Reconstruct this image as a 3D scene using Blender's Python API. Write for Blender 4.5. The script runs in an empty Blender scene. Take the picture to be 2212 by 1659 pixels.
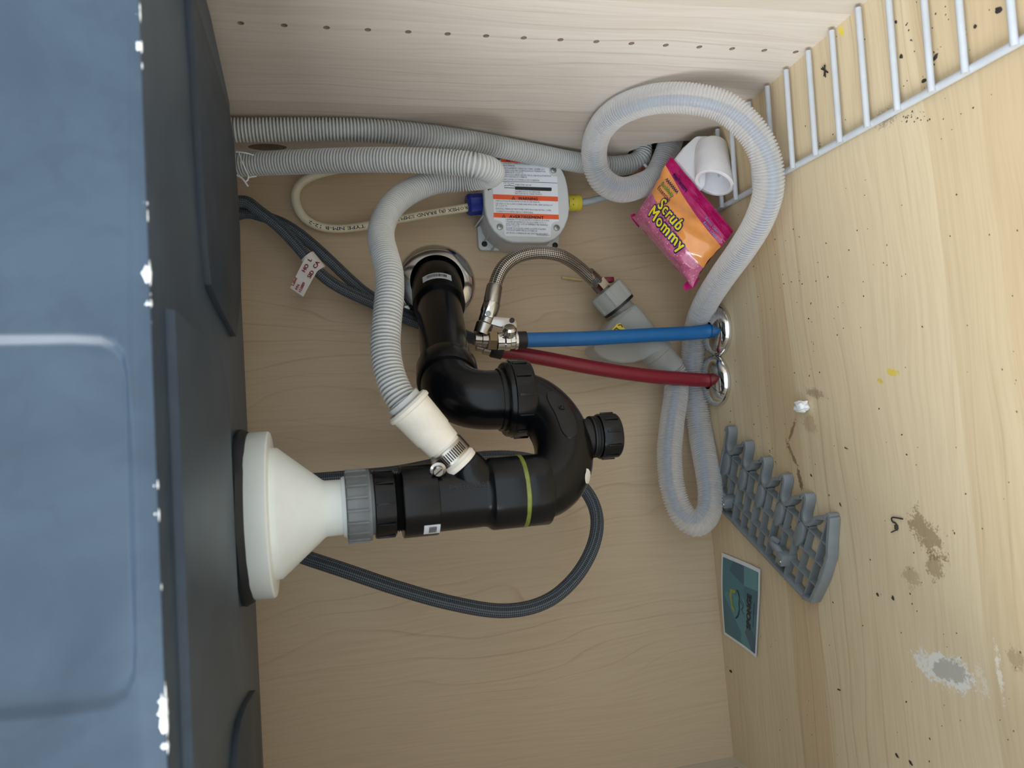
import bpy, bmesh, math, random
from mathutils import Vector, Matrix, noise
random.seed(7)
SC = bpy.context.scene
COL = SC.collection
# ------------------------------------------------------------------ camera
# world: X=0 right cabinet side (X negative to the left), Y=0 back panel (Y negative to the front), Z=0 cabinet bottom
F = 1661.02
CAM = Vector((-0.338746, -0.865418, 0.441609))
R0 = Vector((-0.07553695, -0.2264785, -0.97108273))     # image right (the phone was held sideways)
R1 = Vector((-0.99371763, 0.09774969, 0.0545002))       # image down
R2 = Vector((0.08257992, 0.9690988, -0.23243939))       # forward
W = 0.7216
cd = bpy.data.cameras.new('camera'); cam = bpy.data.objects.new('camera', cd); COL.objects.link(cam)
m = Matrix((R0, -R1, -R2)).transposed().to_4x4(); m.translation = CAM
cam.matrix_world = m
cd.sensor_fit = 'HORIZONTAL'; cd.sensor_width = 36; cd.lens = F * 36 / 2212
cd.clip_start = 0.01
cd.dof.use_dof = True; cd.dof.focus_distance = 0.77; cd.dof.aperture_fstop = 10.0
SC.camera = cam
SC.cycles.max_bounces = 8
# ------------------------------------------------------------------ light
wd = bpy.data.worlds.new('world'); SC.world = wd; wd.use_nodes = True
bg = wd.node_tree.nodes['Background']; bg.inputs[0].default_value = (0.83, 0.92, 1.0, 1); bg.inputs[1].default_value = 1.75
def area(name, loc, target, sx, sy, power, color):
    l = bpy.data.lights.new(name, 'AREA'); l.shape = 'RECTANGLE'; l.size = sx; l.size_y = sy; l.energy = power; l.color = color
    o = bpy.data.objects.new(name, l); COL.objects.link(o); o.location = loc
    o.rotation_euler = (Vector(target) - Vector(loc)).to_track_quat('-Z', 'Y').to_euler()
area('window_light', (-2.3, -1.62, 1.30), (-0.2, -0.3, 0.1), 0.9, 1.2, 74, (0.96, 0.98, 1.0))
area('ceiling_light', (-0.45, -1.7, 2.25), (-0.3, -0.3, 0.1), 0.8, 0.8, 6, (1.0, 0.97, 0.93))
vs = SC.view_settings
vs.view_transform = 'Standard'; vs.look = 'None'; vs.gamma = 1; vs.use_curve_mapping = False; vs.exposure = 0.0

# ------------------------------------------------------------------ geometry helpers
def ray(u, v): return R0 * ((u - 1106) / F) + R1 * ((v - 829.5) / F) + R2
def at(u, v, d):                       # point seen at (u, v) that lies d metres in front of the back panel
    r = ray(u, v); return CAM + r * ((-d - CAM.y) / r.y)
def atz(u, v, z):
    r = ray(u, v); return CAM + r * ((z - CAM.z) / r.z)
def atx(u, v, x):
    r = ray(u, v); return CAM + r * ((x - CAM.x) / r.x)
def inside(u, v, d, rad):              # as at(), kept clear of back panel, right side and floor
    for i in range(200):
        p = at(u, v, d)
        if p.x <= -rad and p.y <= -rad and p.z >= rad: return p
        d += 0.002
    return p

class MB:
    def __init__(s): s.v = []; s.f = []; s.m = []; s.uv = []
    def add(s, vs, fs, mi=0, uvs=None):
        o = len(s.v); s.v += [tuple(x) for x in vs]; s.f += [tuple(i + o for i in f) for f in fs]; s.m += [mi] * len(fs)
        s.uv += list(uvs) if uvs else [(0.0, 0.0)] * len(vs)
        return s
    def box(s, c, hx, hy, hz, ax=(1,0,0), ay=(0,1,0), az=(0,0,1), mi=0):
        c = Vector(c); ax, ay, az = Vector(ax).normalized(), Vector(ay).normalized(), Vector(az).normalized()
        vs = [c + ax*(hx*i) + ay*(hy*j) + az*(hz*k) for i in (-1,1) for j in (-1,1) for k in (-1,1)]
        return s.add(vs, [(0,1,3,2),(4,6,7,5),(0,4,5,1),(2,3,7,6),(0,2,6,4),(1,5,7,3)], mi)
    def lathe(s, p0, ax, prof, n=40, mi=0, mod=None):
        p0 = Vector(p0); ax = Vector(ax).normalized(); e1, e2 = perp(ax, p0)
        vs = []; uv = []
        for t, r in prof:
            for k in range(n):
                a = 2*math.pi*k/n; rr = r if mod is None else mod(t, r, a)
                vs.append(p0 + ax*t + (e1*math.cos(a) + e2*math.sin(a))*rr); uv.append((k/n, t))
        fs = []
        for i in range(len(prof)-1):
            for k in range(n):
                a, b = i*n+k, i*n+(k+1) % n
                fs.append((a, b, b+n, a+n))
        if prof[0][1] > 1e-5: fs.append(tuple(range(n-1, -1, -1)))
        if prof[-1][1] > 1e-5: fs.append(tuple(range((len(prof)-1)*n, len(prof)*n)))
        return s.add(vs, fs, mi, uv)
    def prism(s, pts, off, mi=0):       # closed outline, swept by a vector
        n = len(pts); pts = [Vector(p) for p in pts]; off = Vector(off)
        vs = pts + [p + off for p in pts]
        fs = [tuple(range(n)), tuple(range(2*n-1, n-1, -1))] + [(i, i+n, (i+1) % n+n, (i+1) % n) for i in range(n)]
        return s.add(vs, fs, mi)
    def strip(s, pts, h, t, mi=0):      # a thin upright wall along a floor polyline
        pts = [Vector(p) for p in pts]
        L = []
        for i, p in enumerate(pts):
            a = pts[max(0, i-1)]; b = pts[min(len(pts)-1, i+1)]
            d = (b-a); d.z = 0; d.normalize(); nn = Vector((-d.y, d.x, 0))*t/2
            L.append([p-nn, p+nn, p+nn+Vector((0,0,h)), p-nn+Vector((0,0,h))])
        vs = [q for l in L for q in l]; fs = []
        for i in range(len(pts)-1):
            for k in range(4):
                fs.append((i*4+k, i*4+(k+1) % 4, i*4+4+(k+1) % 4, i*4+4+k))
        fs += [(0,3,2,1), tuple(len(vs)-4+k for k in range(4))]
        return s.add(vs, fs, mi)
    def mesh(s, name, mats, smooth=35, bevel=0, recalc=True, seg=2):
        me = bpy.data.meshes.new(name); me.from_pydata(s.v, [], s.f)
        for x in mats: me.materials.append(x)
        me.polygons.foreach_set('material_index', s.m)
        ul = me.uv_layers.new(name='UVMap')
        lv = [0]*len(me.loops); me.loops.foreach_get('vertex_index', lv)
        flat = []
        for i in lv: flat += s.uv[i]
        ul.data.foreach_set('uv', flat)
        if recalc or bevel:
            bm = bmesh.new(); bm.from_mesh(me)
            if recalc: bmesh.ops.recalc_face_normals(bm, faces=bm.faces)
            if bevel:
                es = [e for e in bm.edges if len(e.link_faces) == 2 and e.calc_face_angle(0) > 0.6]
                bmesh.ops.bevel(bm, geom=es, offset=bevel, segments=seg, affect='EDGES', profile=0.5, clamp_overlap=True)
            bm.to_mesh(me); bm.free()
        if smooth:
            me.shade_smooth(); me.set_sharp_from_angle(angle=math.radians(smooth))
        return me

def perp(ax, p0):
    """two axes square to ax; the first turned towards the front of the cabinet"""
    t = (CAM - Vector(p0)); e1 = t - ax*t.dot(ax); e1.normalize(); return e1, ax.cross(e1).normalized()

def catmull(pts, step):
    P = [pts[0]*2-pts[1]] + list(pts) + [pts[-1]*2-pts[-2]]
    out = []
    for i in range(1, len(P)-2):
        a, b, c, d = P[i-1], P[i], P[i+1], P[i+2]
        n = max(8, int((c-b).length/0.001))
        for k in range(n):
            t = k/n
            out.append(0.5*((2*b)+(c-a)*t+(2*a-5*b+4*c-d)*t*t+(3*b-a-3*c+d)*t**3))
    out.append(P[-2])
    # even spacing
    acc = [0.0]
    for i in range(1, len(out)): acc.append(acc[-1]+(out[i]-out[i-1]).length)
    n = max(2, int(round(acc[-1]/step))); res = []; j = 0
    for k in range(n+1):
        s = acc[-1]*k/n
        while j < len(acc)-2 and acc[j+1] < s: j += 1
        q = (s-acc[j])/max(1e-9, acc[j+1]-acc[j]); res.append(out[j].lerp(out[j+1], min(1, max(0, q))))
    return res, acc[-1]

def smooth_pts(p, n=30):
    for _ in range(n):
        p = [p[0]] + [(p[i-1]+p[i]*2+p[i+1])/4 for i in range(1, len(p)-1)] + [p[-1]]
    return p

def tube(pts, rad, step=0.004, n=20, corr=None, smooth=0, cap=True, mi=0, mb=None, offset=None):
    """swept tube; corr=(pitch, depth, samples) makes it corrugated; rad may be f(s)"""
    if corr: step = corr[0]/corr[2]
    P, L = catmull([Vector(p) for p in pts], step)
    if smooth: P = smooth_pts(P, smooth)
    if offset: P = [p+Vector(offset(i/(len(P)-1))) for i, p in enumerate(P)]
    T = [(P[min(i+1, len(P)-1)]-P[max(i-1, 0)]).normalized() for i in range(len(P))]
    e1 = T[0].cross(Vector((0.3, 0.2, 0.9))).normalized(); vs = []; uv = []; s = 0
    for i, p in enumerate(P):
        if i: s += (p-P[i-1]).length
        e1 = (e1 - T[i]*e1.dot(T[i])).normalized(); e2 = T[i].cross(e1)
        r = rad(s/L) if callable(rad) else rad
        if corr:
            ph = 0.5-0.5*math.cos(2*math.pi*s/corr[0]); r -= corr[1]*ph**2.6
        for k in range(n):
            a = 2*math.pi*k/n; vs.append(p+(e1*math.cos(a)+e2*math.sin(a))*r); uv.append((k/n, s))
    fs = []
    for i in range(len(P)-1):
        for k in range(n):
            a, b = i*n+k, i*n+(k+1) % n; fs.append((a, b, b+n, a+n))
    if cap: fs += [tuple(range(n-1, -1, -1)), tuple(range((len(P)-1)*n, len(P)*n))]
    mb = mb or MB(); mb.add(vs, fs, mi, uv); mb.path = P; return mb

ROOTLOC = {}
def link(name, me, parent=None, loc=None):
    """link one mesh object; vertices were given in cabinet coordinates"""
    o = bpy.data.objects.new(name, me); COL.objects.link(o)
    if parent is not None:
        o.parent = parent; r = parent
        while r.parent: r = r.parent
        L = ROOTLOC.get(r.name, Vector((0,0,0)))
    else:
        L = Vector(loc) if loc is not None else Vector((0,0,0)); ROOTLOC[o.name] = L; o.location = L
    if L.length: me.transform(Matrix.Translation(-L))
    return o
def thing(name, label, cat, loc=(0,0,0), group=None):
    o = bpy.data.objects.new(name, None); COL.objects.link(o); o.location = loc; o.empty_display_size = 0.02
    ROOTLOC[o.name] = Vector(loc); return tag(o, label, cat, group)
def tag(o, label, cat, group=None):
    o['label'] = label; o['category'] = cat
    if group: o['group'] = group
    return o
def struct(o, label=None):
    o['kind'] = 'structure'
    if label: o['label'] = label
    return o

# text -> flat triangles in (x right, y up), centred left baseline
def text_geo(body, size, offset=0.0, align='LEFT', bold=0.0, res=3, spacing=1.0):
    """offset / bold thicken the letters by overlaying shifted copies of the plain glyphs"""
    v, f = glyphs(body, size, align, res, spacing); k = offset if offset else bold
    if not k: return v, f
    sh = [(k*math.cos(a*math.pi/4), k*math.sin(a*math.pi/4)) for a in range(8)] if offset > 0.001 else [(-k, 0), (k, 0), (0, k*0.6), (0, -k*0.6)]
    V = []; Fc = []
    for dx, dy in sh:
        o = len(V); V += [(x+dx, y+dy) for x, y in v]; Fc += [tuple(i+o for i in q) for q in f]
    return V, Fc
def glyphs(body, size, align, res, spacing):
    c = bpy.data.curves.new('t', 'FONT'); c.body = body; c.size = size; c.align_x = align; c.resolution_u = res; c.fill_mode = 'FRONT'; c.space_character = spacing
    o = bpy.data.objects.new('t', c); COL.objects.link(o)
    dg = bpy.context.evaluated_depsgraph_get(); me = bpy.data.meshes.new_from_object(o.evaluated_get(dg))
    v = [(p.co.x, p.co.y) for p in me.vertices]; f = [tuple(p.vertices) for p in me.polygons]
    bpy.data.objects.remove(o); bpy.data.meshes.remove(me); bpy.data.curves.remove(c)
    return v, f
def densify(v, f, cuts=3):
    bm = bmesh.new(); vv = [bm.verts.new((x, y, 0)) for x, y in v]
    for q in f:
        try: bm.faces.new([vv[i] for i in q])
        except ValueError: pass
    bmesh.ops.triangulate(bm, faces=bm.faces); bmesh.ops.subdivide_edges(bm, edges=bm.edges[:], cuts=cuts, use_grid_fill=True)
    bm.verts.index_update(); r = [(p.co.x, p.co.y) for p in bm.verts], [tuple(p.index for p in q.verts) for q in bm.faces]; bm.free(); return r
def put_text(mb, body, size, fn, mi=0, **k):
    v, f = text_geo(body, size, **k); mb.add([fn(x, y) for x, y in v], f, mi)
def fit_text(mb, body, size, width, fn, mi=0, **k):
    v, f = text_geo(body, size, **k)
    if not v: return
    x0 = min(a for a, b in v); x1 = max(a for a, b in v); q = width/(x1-x0)
    mb.add([fn((x-x0)*q, y) for x, y in v], f, mi)

# ------------------------------------------------------------------ materials
def lin(c):
    return tuple(((x/255)/12.92 if x/255 <= 0.04045 else ((x/255+0.055)/1.055)**2.4) for x in c)+(1,)
class NT:
    def __init__(s, name):
        s.m = bpy.data.materials.new(name); s.m.use_nodes = True; s.t = s.m.node_tree; s.n = s.t.nodes; s.l = s.t.links
        s.b = s.n['Principled BSDF']; s.out = s.n['Material Output']
    def new(s, typ, **k):
        x = s.n.new(typ)
        for a, b in k.items(): setattr(x, a, b)
        return x
    def lk(s, a, b): s.l.new(a, b)
    def math(s, op, a, b=None, c=None, clamp=False):
        x = s.new('ShaderNodeMath', operation=op); x.use_clamp = clamp
        for i, q in enumerate((a, b, c)):
            if q is None: continue
            if isinstance(q, (int, float)): x.inputs[i].default_value = q
            else: s.lk(q, x.inputs[i])
        return x.outputs[0]
    def mix(s, fac, a, b):
        x = s.new('ShaderNodeMix', data_type='RGBA')
        for i, q in ((0, fac), (6, a), (7, b)):
            if isinstance(q, (int, float, tuple)): x.inputs[i].default_value = q
            else: s.lk(q, x.inputs[i])
        return x.outputs[2]
    def noise(s, vec, scale, detail=3, rough=0.5, dist=0.0):
        x = s.new('ShaderNodeTexNoise'); x.inputs['Scale'].default_value = scale; x.inputs['Detail'].default_value = detail
        x.inputs['Roughness'].default_value = rough; x.inputs['Distortion'].default_value = dist
        if vec is not None: s.lk(vec, x.inputs['Vector'])
        return x.outputs['Fac']
    def ramp(s, fac, stops):
        x = s.new('ShaderNodeValToRGB'); e = x.color_ramp.elements
        while len(e) < len(stops): e.new(0.5)
        for i, (p, c) in enumerate(stops):
            e[i].position = p; e[i].color = c if len(c) == 4 else tuple(c)+(1,)
        s.lk(fac, x.inputs[0]); return x.outputs[0]
    def comb(s, x, y, z):
        c = s.new('ShaderNodeCombineXYZ')
        for i, q in enumerate((x, y, z)):
            if isinstance(q, (int, float)): c.inputs[i].default_value = q
            else: s.lk(q, c.inputs[i])
        return c.outputs[0]
    def bump(s, h, strength, dist=0.001):
        x = s.new('ShaderNodeBump'); x.inputs['Strength'].default_value = strength; x.inputs['Distance'].default_value = dist
        s.lk(h, x.inputs['Height']); s.lk(x.outputs[0], s.b.inputs['Normal'])
def M(name, rgb, rough=0.5, metal=0.0, var=0.06, vscale=60, spec=0.5, bump=0.0, bscale=400, coat=0.0):
    t = NT(name); tc = t.new('ShaderNodeTexCoord').outputs['Object']
    n = t.noise(tc, vscale, 4, 0.6)
    c = lin(rgb); lo = tuple(max(0, x*(1-var*2)) for x in c[:3])+(1,); hi = tuple(min(1, x*(1+var*2)) for x in c[:3])+(1,)
    t.lk(t.ramp(n, [(0.3, lo), (0.7, hi)]), t.b.inputs['Base Color'])
    t.b.inputs['Roughness'].default_value = rough; t.b.inputs['Metallic'].default_value = metal
    t.b.inputs['Specular IOR Level'].default_value = spec; t.b.inputs['Coat Weight'].default_value = coat
    if bump: t.bump(t.noise(tc, bscale, 3), bump, 0.0005)
    return t.m
def clear(name, rgb, alpha, rough=0.3, trans=0.3, thick=None):
    """milky see-through plastic"""
    t = NT(name); c = lin(rgb)
    t.b.inputs['Base Color'].default_value = c; t.b.inputs['Roughness'].default_value = rough
    tr = t.new('ShaderNodeBsdfTransparent'); tr.inputs[0].default_value = (1, 1, 1, 1)
    tl = t.new('ShaderNodeBsdfTranslucent'); tl.inputs[0].default_value = c
    m1 = t.new('ShaderNodeMixShader'); m1.inputs[0].default_value = trans
    t.lk(t.b.outputs[0], m1.inputs[1]); t.lk(tl.outputs[0], m1.inputs[2])
    m2 = t.new('ShaderNodeMixShader'); tc = t.new('ShaderNodeTexCoord').outputs['Object']
    lw = t.new('ShaderNodeLayerWeight'); lw.inputs[0].default_value = 0.35
    a = t.math('ADD', t.math('MULTIPLY', lw.outputs['Facing'], 0.5), alpha, clamp=True)
    t.lk(a, m2.inputs[0]); t.lk(tr.outputs[0], m2.inputs[1]); t.lk(m1.outputs[0], m2.inputs[2])
    t.lk(m2.outputs[0], t.out.inputs[0]); return t.m
def braid(name, dark, light, rough, metal, na, nl, bump=0.6):
    """woven sleeve: two sets of diagonal strands crossing over the tube's own UV"""
    t = NT(name); uv = t.new('ShaderNodeUVMap').outputs[0]; sp = t.new('ShaderNodeSeparateXYZ'); t.lk(uv, sp.inputs[0])
    a = t.math('MULTIPLY', sp.outputs[0], na*2*math.pi); l = t.math('MULTIPLY', sp.outputs[1], nl*2*math.pi)
    s1 = t.math('SINE', t.math('ADD', a, l)); s2 = t.math('SINE', t.math('SUBTRACT', a, l))
    h = t.math('MULTIPLY_ADD', t.math('MULTIPLY', s1, s2), 0.5, 0.5)
    t.lk(t.ramp(h, [(0.15, lin(dark)), (0.75, lin(light))]), t.b.inputs['Base Color'])
    t.b.inputs['Roughness'].default_value = rough; t.b.inputs['Metallic'].default_value = metal
    t.bump(h, bump, 0.0008); return t.m

def wood(name, along, across, base, dark, light, band=0.055, stains=(), swirl=0.0, seed=0.0):
    """printed maple melamine: strips of slightly different tone, fine grain along one axis"""
    t = NT(name); tc = t.new('ShaderNodeTexCoord').outputs['Object']; sp = t.new('ShaderNodeSeparateXYZ'); t.lk(tc, sp.inputs[0])
    g = sp.outputs[along]; c = sp.outputs[across]
    wob = t.math('MULTIPLY', t.math('SUBTRACT', t.noise(t.comb(t.math('MULTIPLY', g, 3.0), t.math('MULTIPLY', c, 8.0), seed), 1.0, 2), 0.5), 0.05)
    cw = t.math('ADD', c, wob)
    # strip tone
    idx = t.math('FLOOR', t.math('DIVIDE', t.math('ADD', c, t.math('MULTIPLY', wob, 0.25)), band))
    wn = t.new('ShaderNodeTexWhiteNoise', noise_dimensions='1D'); t.lk(t.math('ADD', idx, seed+0.5), wn.inputs['W'])
    tone = wn.outputs['Value']
    col = t.mix(tone, lin(base), lin(light))
    # fine grain
    gr = t.noise(t.comb(t.math('MULTIPLY', g, 10.0), t.math('MULTIPLY', cw, 260.0), seed), 1.0, 6, 0.65)
    col = t.mix(t.math('MULTIPLY', t.ramp(gr, [(0.42, (0,0,0)), (0.75, (1,1,1))]), 0.30), col, lin(dark))
    # broad wavy year rings
    wv = t.new('ShaderNodeTexWave', wave_type='BANDS', bands_direction='Y', wave_profile='SAW'); wv.inputs['Scale'].default_value = 1.0
    wv.inputs['Distortion'].default_value = 4.0+swirl*14; wv.inputs['Detail'].default_value = 2.0; wv.inputs['Detail Scale'].default_value = 0.7
    t.lk(t.comb(t.math('MULTIPLY', g, 2.4+swirl*2.0), t.math('MULTIPLY', cw, 16.0), seed), wv.inputs['Vector'])
    rg = t.ramp(wv.outputs['Fac'], [(0.0, (0,0,0)), (0.86, (0,0,0)), (0.97, (1,1,1)), (1.0, (0,0,0))])
    pm = t.ramp(t.noise(t.comb(t.math('MULTIPLY', g, 2.0), t.math('MULTIPLY', c, 7.0), seed+3), 1.0, 2), [(0.42, (0,0,0)), (0.6, (1,1,1))])
    col = t.mix(t.math('MULTIPLY', t.math('MULTIPLY', rg, pm), 0.42), col, lin(dark))
    rough = 0.42
    for (cx, cy, ang, rx, ry, rgb, st, nsc, amt) in stains:
        dx = t.math('SUBTRACT', sp.outputs[0], cx); dy = t.math('SUBTRACT', sp.outputs[1], cy)
        ca, sa = math.cos(ang), math.sin(ang)
        x = t.math('DIVIDE', t.math('ADD', t.math('MULTIPLY', dx, ca), t.math('MULTIPLY', dy, sa)), rx)
        y = t.math('DIVIDE', t.math('SUBTRACT', t.math('MULTIPLY', dy, ca), t.math('MULTIPLY', dx, sa)), ry)
        d = t.math('SQRT', t.math('ADD', t.math('MULTIPLY', x, x), t.math('MULTIPLY', y, y)))
        nz = t.noise(tc, nsc, 5, 0.65); nz2 = t.noise(tc, nsc*4.0, 4, 0.7); d = t.math('ADD', d, t.math('ADD', t.math('MULTIPLY', t.math('SUBTRACT', nz, 0.5), amt*2.0), t.math('MULTIPLY', t.math('SUBTRACT', nz2, 0.5), amt*1.1)))
        mk = t.ramp(d, [(0.80, (1,1,1)), (0.98, (0,0,0))])
        col = t.mix(t.math('MULTIPLY', mk, st), col, lin(rgb))
    t.lk(col, t.b.inputs['Base Color']); t.b.inputs['Roughness'].default_value = rough
    t.b.inputs['Specular IOR Level'].default_value = 0.35
    t.bump(gr, 0.06, 0.0003)
    return t.m

MT = {}
def fs(u, v): p = atz(u, v, 0); return p.x, p.y
def stain(u, v, u2, v2, half, rgb, st, nsc, amt):
    a = fs(u, v); b = fs(u2, v2); cx, cy = (a[0]+b[0])/2, (a[1]+b[1])/2
    ang = math.atan2(b[1]-a[1], b[0]-a[0]); return (cx, cy, ang, math.hypot(b[0]-a[0], b[1]-a[1])/2, half, rgb, st, nsc, amt)
ST = [stain(1975, 1420, 2110, 1478, 0.0135, (222, 222, 216), 0.95, 90, 1.0), stain(2015, 1440, 2095, 1462, 0.0085, (176, 172, 162), 0.9, 70, 0.9),
      stain(1965, 1105, 2035, 1200, 0.011, (128, 104, 76), 0.65, 120, 1.6), stain(2000, 1215, 2040, 1240, 0.009, (128, 104, 76), 0.55, 120, 1.7), stain(1950, 1240, 1985, 1255, 0.008, (140, 116, 86), 0.4, 120, 1.8),
      stain(1740, 845, 1782, 855, 0.004, (120, 96, 70), 0.5, 160, 1.8),
      stain(1735, 905, 1765, 925, 0.010, (150, 120, 80), 0.35, 90, 1.0),
      stain(1722, 895, 1700, 965, 0.0022, (112, 86, 62), 0.75, 160, 1.4), stain(1700, 955, 1726, 1015, 0.0025, (112, 86, 62), 0.75, 160, 1.5), stain(1722, 1005, 1733, 1062, 0.003, (104, 78, 58), 0.8, 160, 1.3),
      stain(1912, 802, 1942, 808, 0.003, (214, 190, 60), 0.8, 120, 1.0), stain(1896, 820, 1908, 826, 0.002, (206, 182, 50), 0.8, 120, 1.0), stain(1812, 60, 1822, 76, 0.003, (226, 206, 50), 0.85, 120, 0.8),
      stain(2152, 1405, 2166, 1502, 0.0022, (232, 226, 210), 0.8, 220, 2.6), stain(2112, 1440, 2130, 1500, 0.003, (226, 220, 204), 0.6, 220, 3.0),
      stain(2185, 1400, 2205, 1450, 0.006, (140, 116, 86), 0.45, 150, 1.8), stain(1890, 265, 1935, 245, 0.006, (110, 96, 84), 0.5, 260, 2.2)]
WB = (200, 190, 177); WD = (166, 146, 124); WL = (210, 202, 190)
MT['wood_back'] = wood('maple back panel', 2, 0, (194, 172, 144), (156, 130, 100), (198, 178, 150), 0.22, swirl=1.0, seed=4)
MT['wood_right'] = wood('maple right side', 2, 1, WB, WD, (219, 212, 202), 0.048, swirl=0.3, seed=11)
MT['wood_left'] = wood('maple left side', 2, 1, WB, WD, WL, 0.05, seed=21)
MT['wood_floor'] = wood('maple bottom', 0, 1, (201, 179, 142), (162, 134, 98), (217, 200, 167), 0.050, stains=ST, swirl=0.2, seed=7)
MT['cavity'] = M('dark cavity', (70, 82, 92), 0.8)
MT['raw_edge'] = M('raw board edge', (150, 134, 116), 0.85)
MT['counter_blocker'] = M('countertop light blocker', (190, 188, 184), 0.4)
MT['tile'] = M('kitchen floor', (170, 158, 142), 0.5)
def sink_mat():
    t = NT('slate glazed sink'); tc = t.new('ShaderNodeTexCoord').outputs['Object']
    n1 = t.noise(tc, 14, 5, 0.55, 0.6); n2 = t.noise(tc, 55, 4, 0.6, 1.0)
    c = t.mix(t.ramp(n1, [(0.35, (0,0,0)), (0.65, (1,1,1))]), lin((45, 62, 79)), lin((58, 76, 93)))
    c = t.mix(t.math('MULTIPLY', t.ramp(n2, [(0.5, (0,0,0)), (0.75, (1,1,1))]), 0.35), c, lin((42, 54, 66)))
    t.lk(c, t.b.inputs['Base Color']); t.b.inputs['Roughness'].default_value = 0.42; t.bump(n2, 0.12, 0.0006); return t.m
MT['sink'] = sink_mat()
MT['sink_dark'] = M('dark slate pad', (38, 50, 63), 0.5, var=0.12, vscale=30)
MT['chip'] = M('bare white clay', (236, 240, 240), 0.4)
MT['abs'] = M('black drain plastic', (9, 11, 14), 0.22, spec=0.34, vscale=90, bump=0.05, bscale=250)
MT['abs_dull'] = M('black thread plastic', (12, 12, 13), 0.5)
MT['cone'] = M('white drain plastic', (240, 247, 245), 0.32, var=0.02, vscale=30)
MT['grey_nut'] = M('grey drain plastic', (118, 122, 124), 0.3)
MT['sealant'] = M('black sealant', (24, 30, 36), 0.55, bump=0.6, bscale=120)
MT['glue'] = M('yellow green cement', (118, 126, 46), 0.35, var=0.2)
MT['chrome'] = M('chrome', (222, 222, 220), 0.10, 1.0, var=0.02)
MT['chrome_soft'] = M('brushed chrome', (176, 172, 166), 0.24, 1.0, var=0.05)
MT['brass'] = M('plated brass', (136, 122, 96), 0.25, 1.0, var=0.08)
MT['steel'] = M('stainless band', (186, 182, 174), 0.28, 1.0, var=0.08)
MT['hose_grey'] = M('grey ribbed plastic', (198, 200, 199), 0.5, var=0.03)
MT['boot'] = M('cream rubber', (236, 231, 218), 0.5, var=0.05, vscale=40)
MT['blue_pex'] = M('blue pex', (26, 104, 168), 0.32, var=0.03)
MT['red_pex'] = M('red pex', (128, 26, 42), 0.36, var=0.03)
MT['black_rubber'] = M('black rubber', (26, 26, 27), 0.5)
MT['box_grey'] = M('grey junction box', (204, 208, 209), 0.5, var=0.015)
MT['label'] = M('white label', (226, 232, 240), 0.35, var=0.01)
MT['orange_print'] = M('orange print', (232, 92, 44), 0.4, var=0.02)
MT['ink'] = M('black ink', (34, 34, 38), 0.5)
MT['ink_grey'] = M('grey ink', (96, 98, 104), 0.5)
MT['screw'] = M('zinc screw', (150, 154, 152), 0.3, 0.9)
MT['blue_plastic'] = M('blue cable clamp', (28, 46, 140), 0.35)
MT['yellow_plastic'] = M('yellow cable clamp', (200, 184, 54), 0.4)
MT['romex'] = M('cream cable jacket', (224, 216, 188), 0.42, var=0.03)
MT['cord'] = M('grey cord', (150, 158, 164), 0.45)
MT['braid_dark'] = braid('dark braided hose', (18, 22, 28), (98, 108, 118), 0.55, 0.0, 9, 260)
MT['braid_steel'] = braid('steel braided hose', (40, 36, 30), (214, 208, 198), 0.28, 0.9, 10, 230)
MT['tag'] = M('white paper tag', (226, 222, 216), 0.6, var=0.02)
MT['red_ink'] = M('red ink', (178, 34, 60), 0.5)
MT['milk'] = clear('milky ribbed sleeve', (252, 252, 252), 0.35, 0.2, 0.35)
MT['milk_valve'] = clear('milky valve plastic', (206, 210, 208), 0.42, 0.3, 0.35)
MT['milk_nut'] = clear('milky nut plastic', (204, 208, 204), 0.72, 0.35, 0.3)
MT['inner_blue'] = M('blue grey inner hose', (84, 110, 138), 0.45)
MT['yellow_label'] = M('yellow label', (236, 206, 52), 0.45, var=0.02)
MT['rack'] = M('grey coated wire', (186, 192, 198), 0.38, var=0.03)
MT['grey_plastic'] = M('grey rack plastic', (122, 130, 134), 0.42, var=0.04)
MT['white_plastic'] = M('glossy white plastic', (236, 236, 240), 0.22, var=0.02)
MT['foam'] = M('white foam', (240, 242, 244), 0.7, bump=0.5, bscale=300)
MT['magenta'] = M('magenta film', (186, 24, 104), 0.16, var=0.08, coat=0.6)
MT['orange_film'] = M('orange film', (244, 160, 84), 0.2, var=0.06, coat=0.5)
MT['navy'] = M('navy ink', (34, 36, 92), 0.35)
MT['yellow_ink'] = M('yellow ink', (238, 216, 40), 0.3)
MT['lilac_ink'] = M('pale blue ink', (150, 176, 226), 0.4)
MT['lime_ink'] = M('lime ink', (200, 220, 70), 0.4)
MT['debris'] = M('dark debris', (44, 38, 36), 0.8)
MT['straw'] = M('tan splinter', (204, 184, 130), 0.6)
def sponge_mat():
    t = NT('pink sponge under clear film'); tc = t.new('ShaderNodeTexCoord').outputs['Object']
    vo = t.new('ShaderNodeTexVoronoi'); vo.inputs['Scale'].default_value = 300; t.lk(tc, vo.inputs['Vector'])
    c = t.mix(t.ramp(t.noise(tc, 90, 4, 0.7), [(0.3, (0,0,0)), (0.7, (1,1,1))]), lin((178, 74, 114)), lin((214, 120, 154)))
    c = t.mix(t.ramp(vo.outputs['Distance'], [(0.10, (1,1,1)), (0.24, (0,0,0))]), c, lin((246, 206, 220)))
    t.lk(c, t.b.inputs['Base Color']); t.b.inputs['Roughness'].default_value = 0.3; t.b.inputs['Coat Weight'].default_value = 0.7; t.b.inputs['Coat Roughness'].default_value = 0.12
    t.bump(vo.outputs['Distance'], 0.5, 0.0006); return t.m
MT['sponge'] = sponge_mat()
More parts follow.
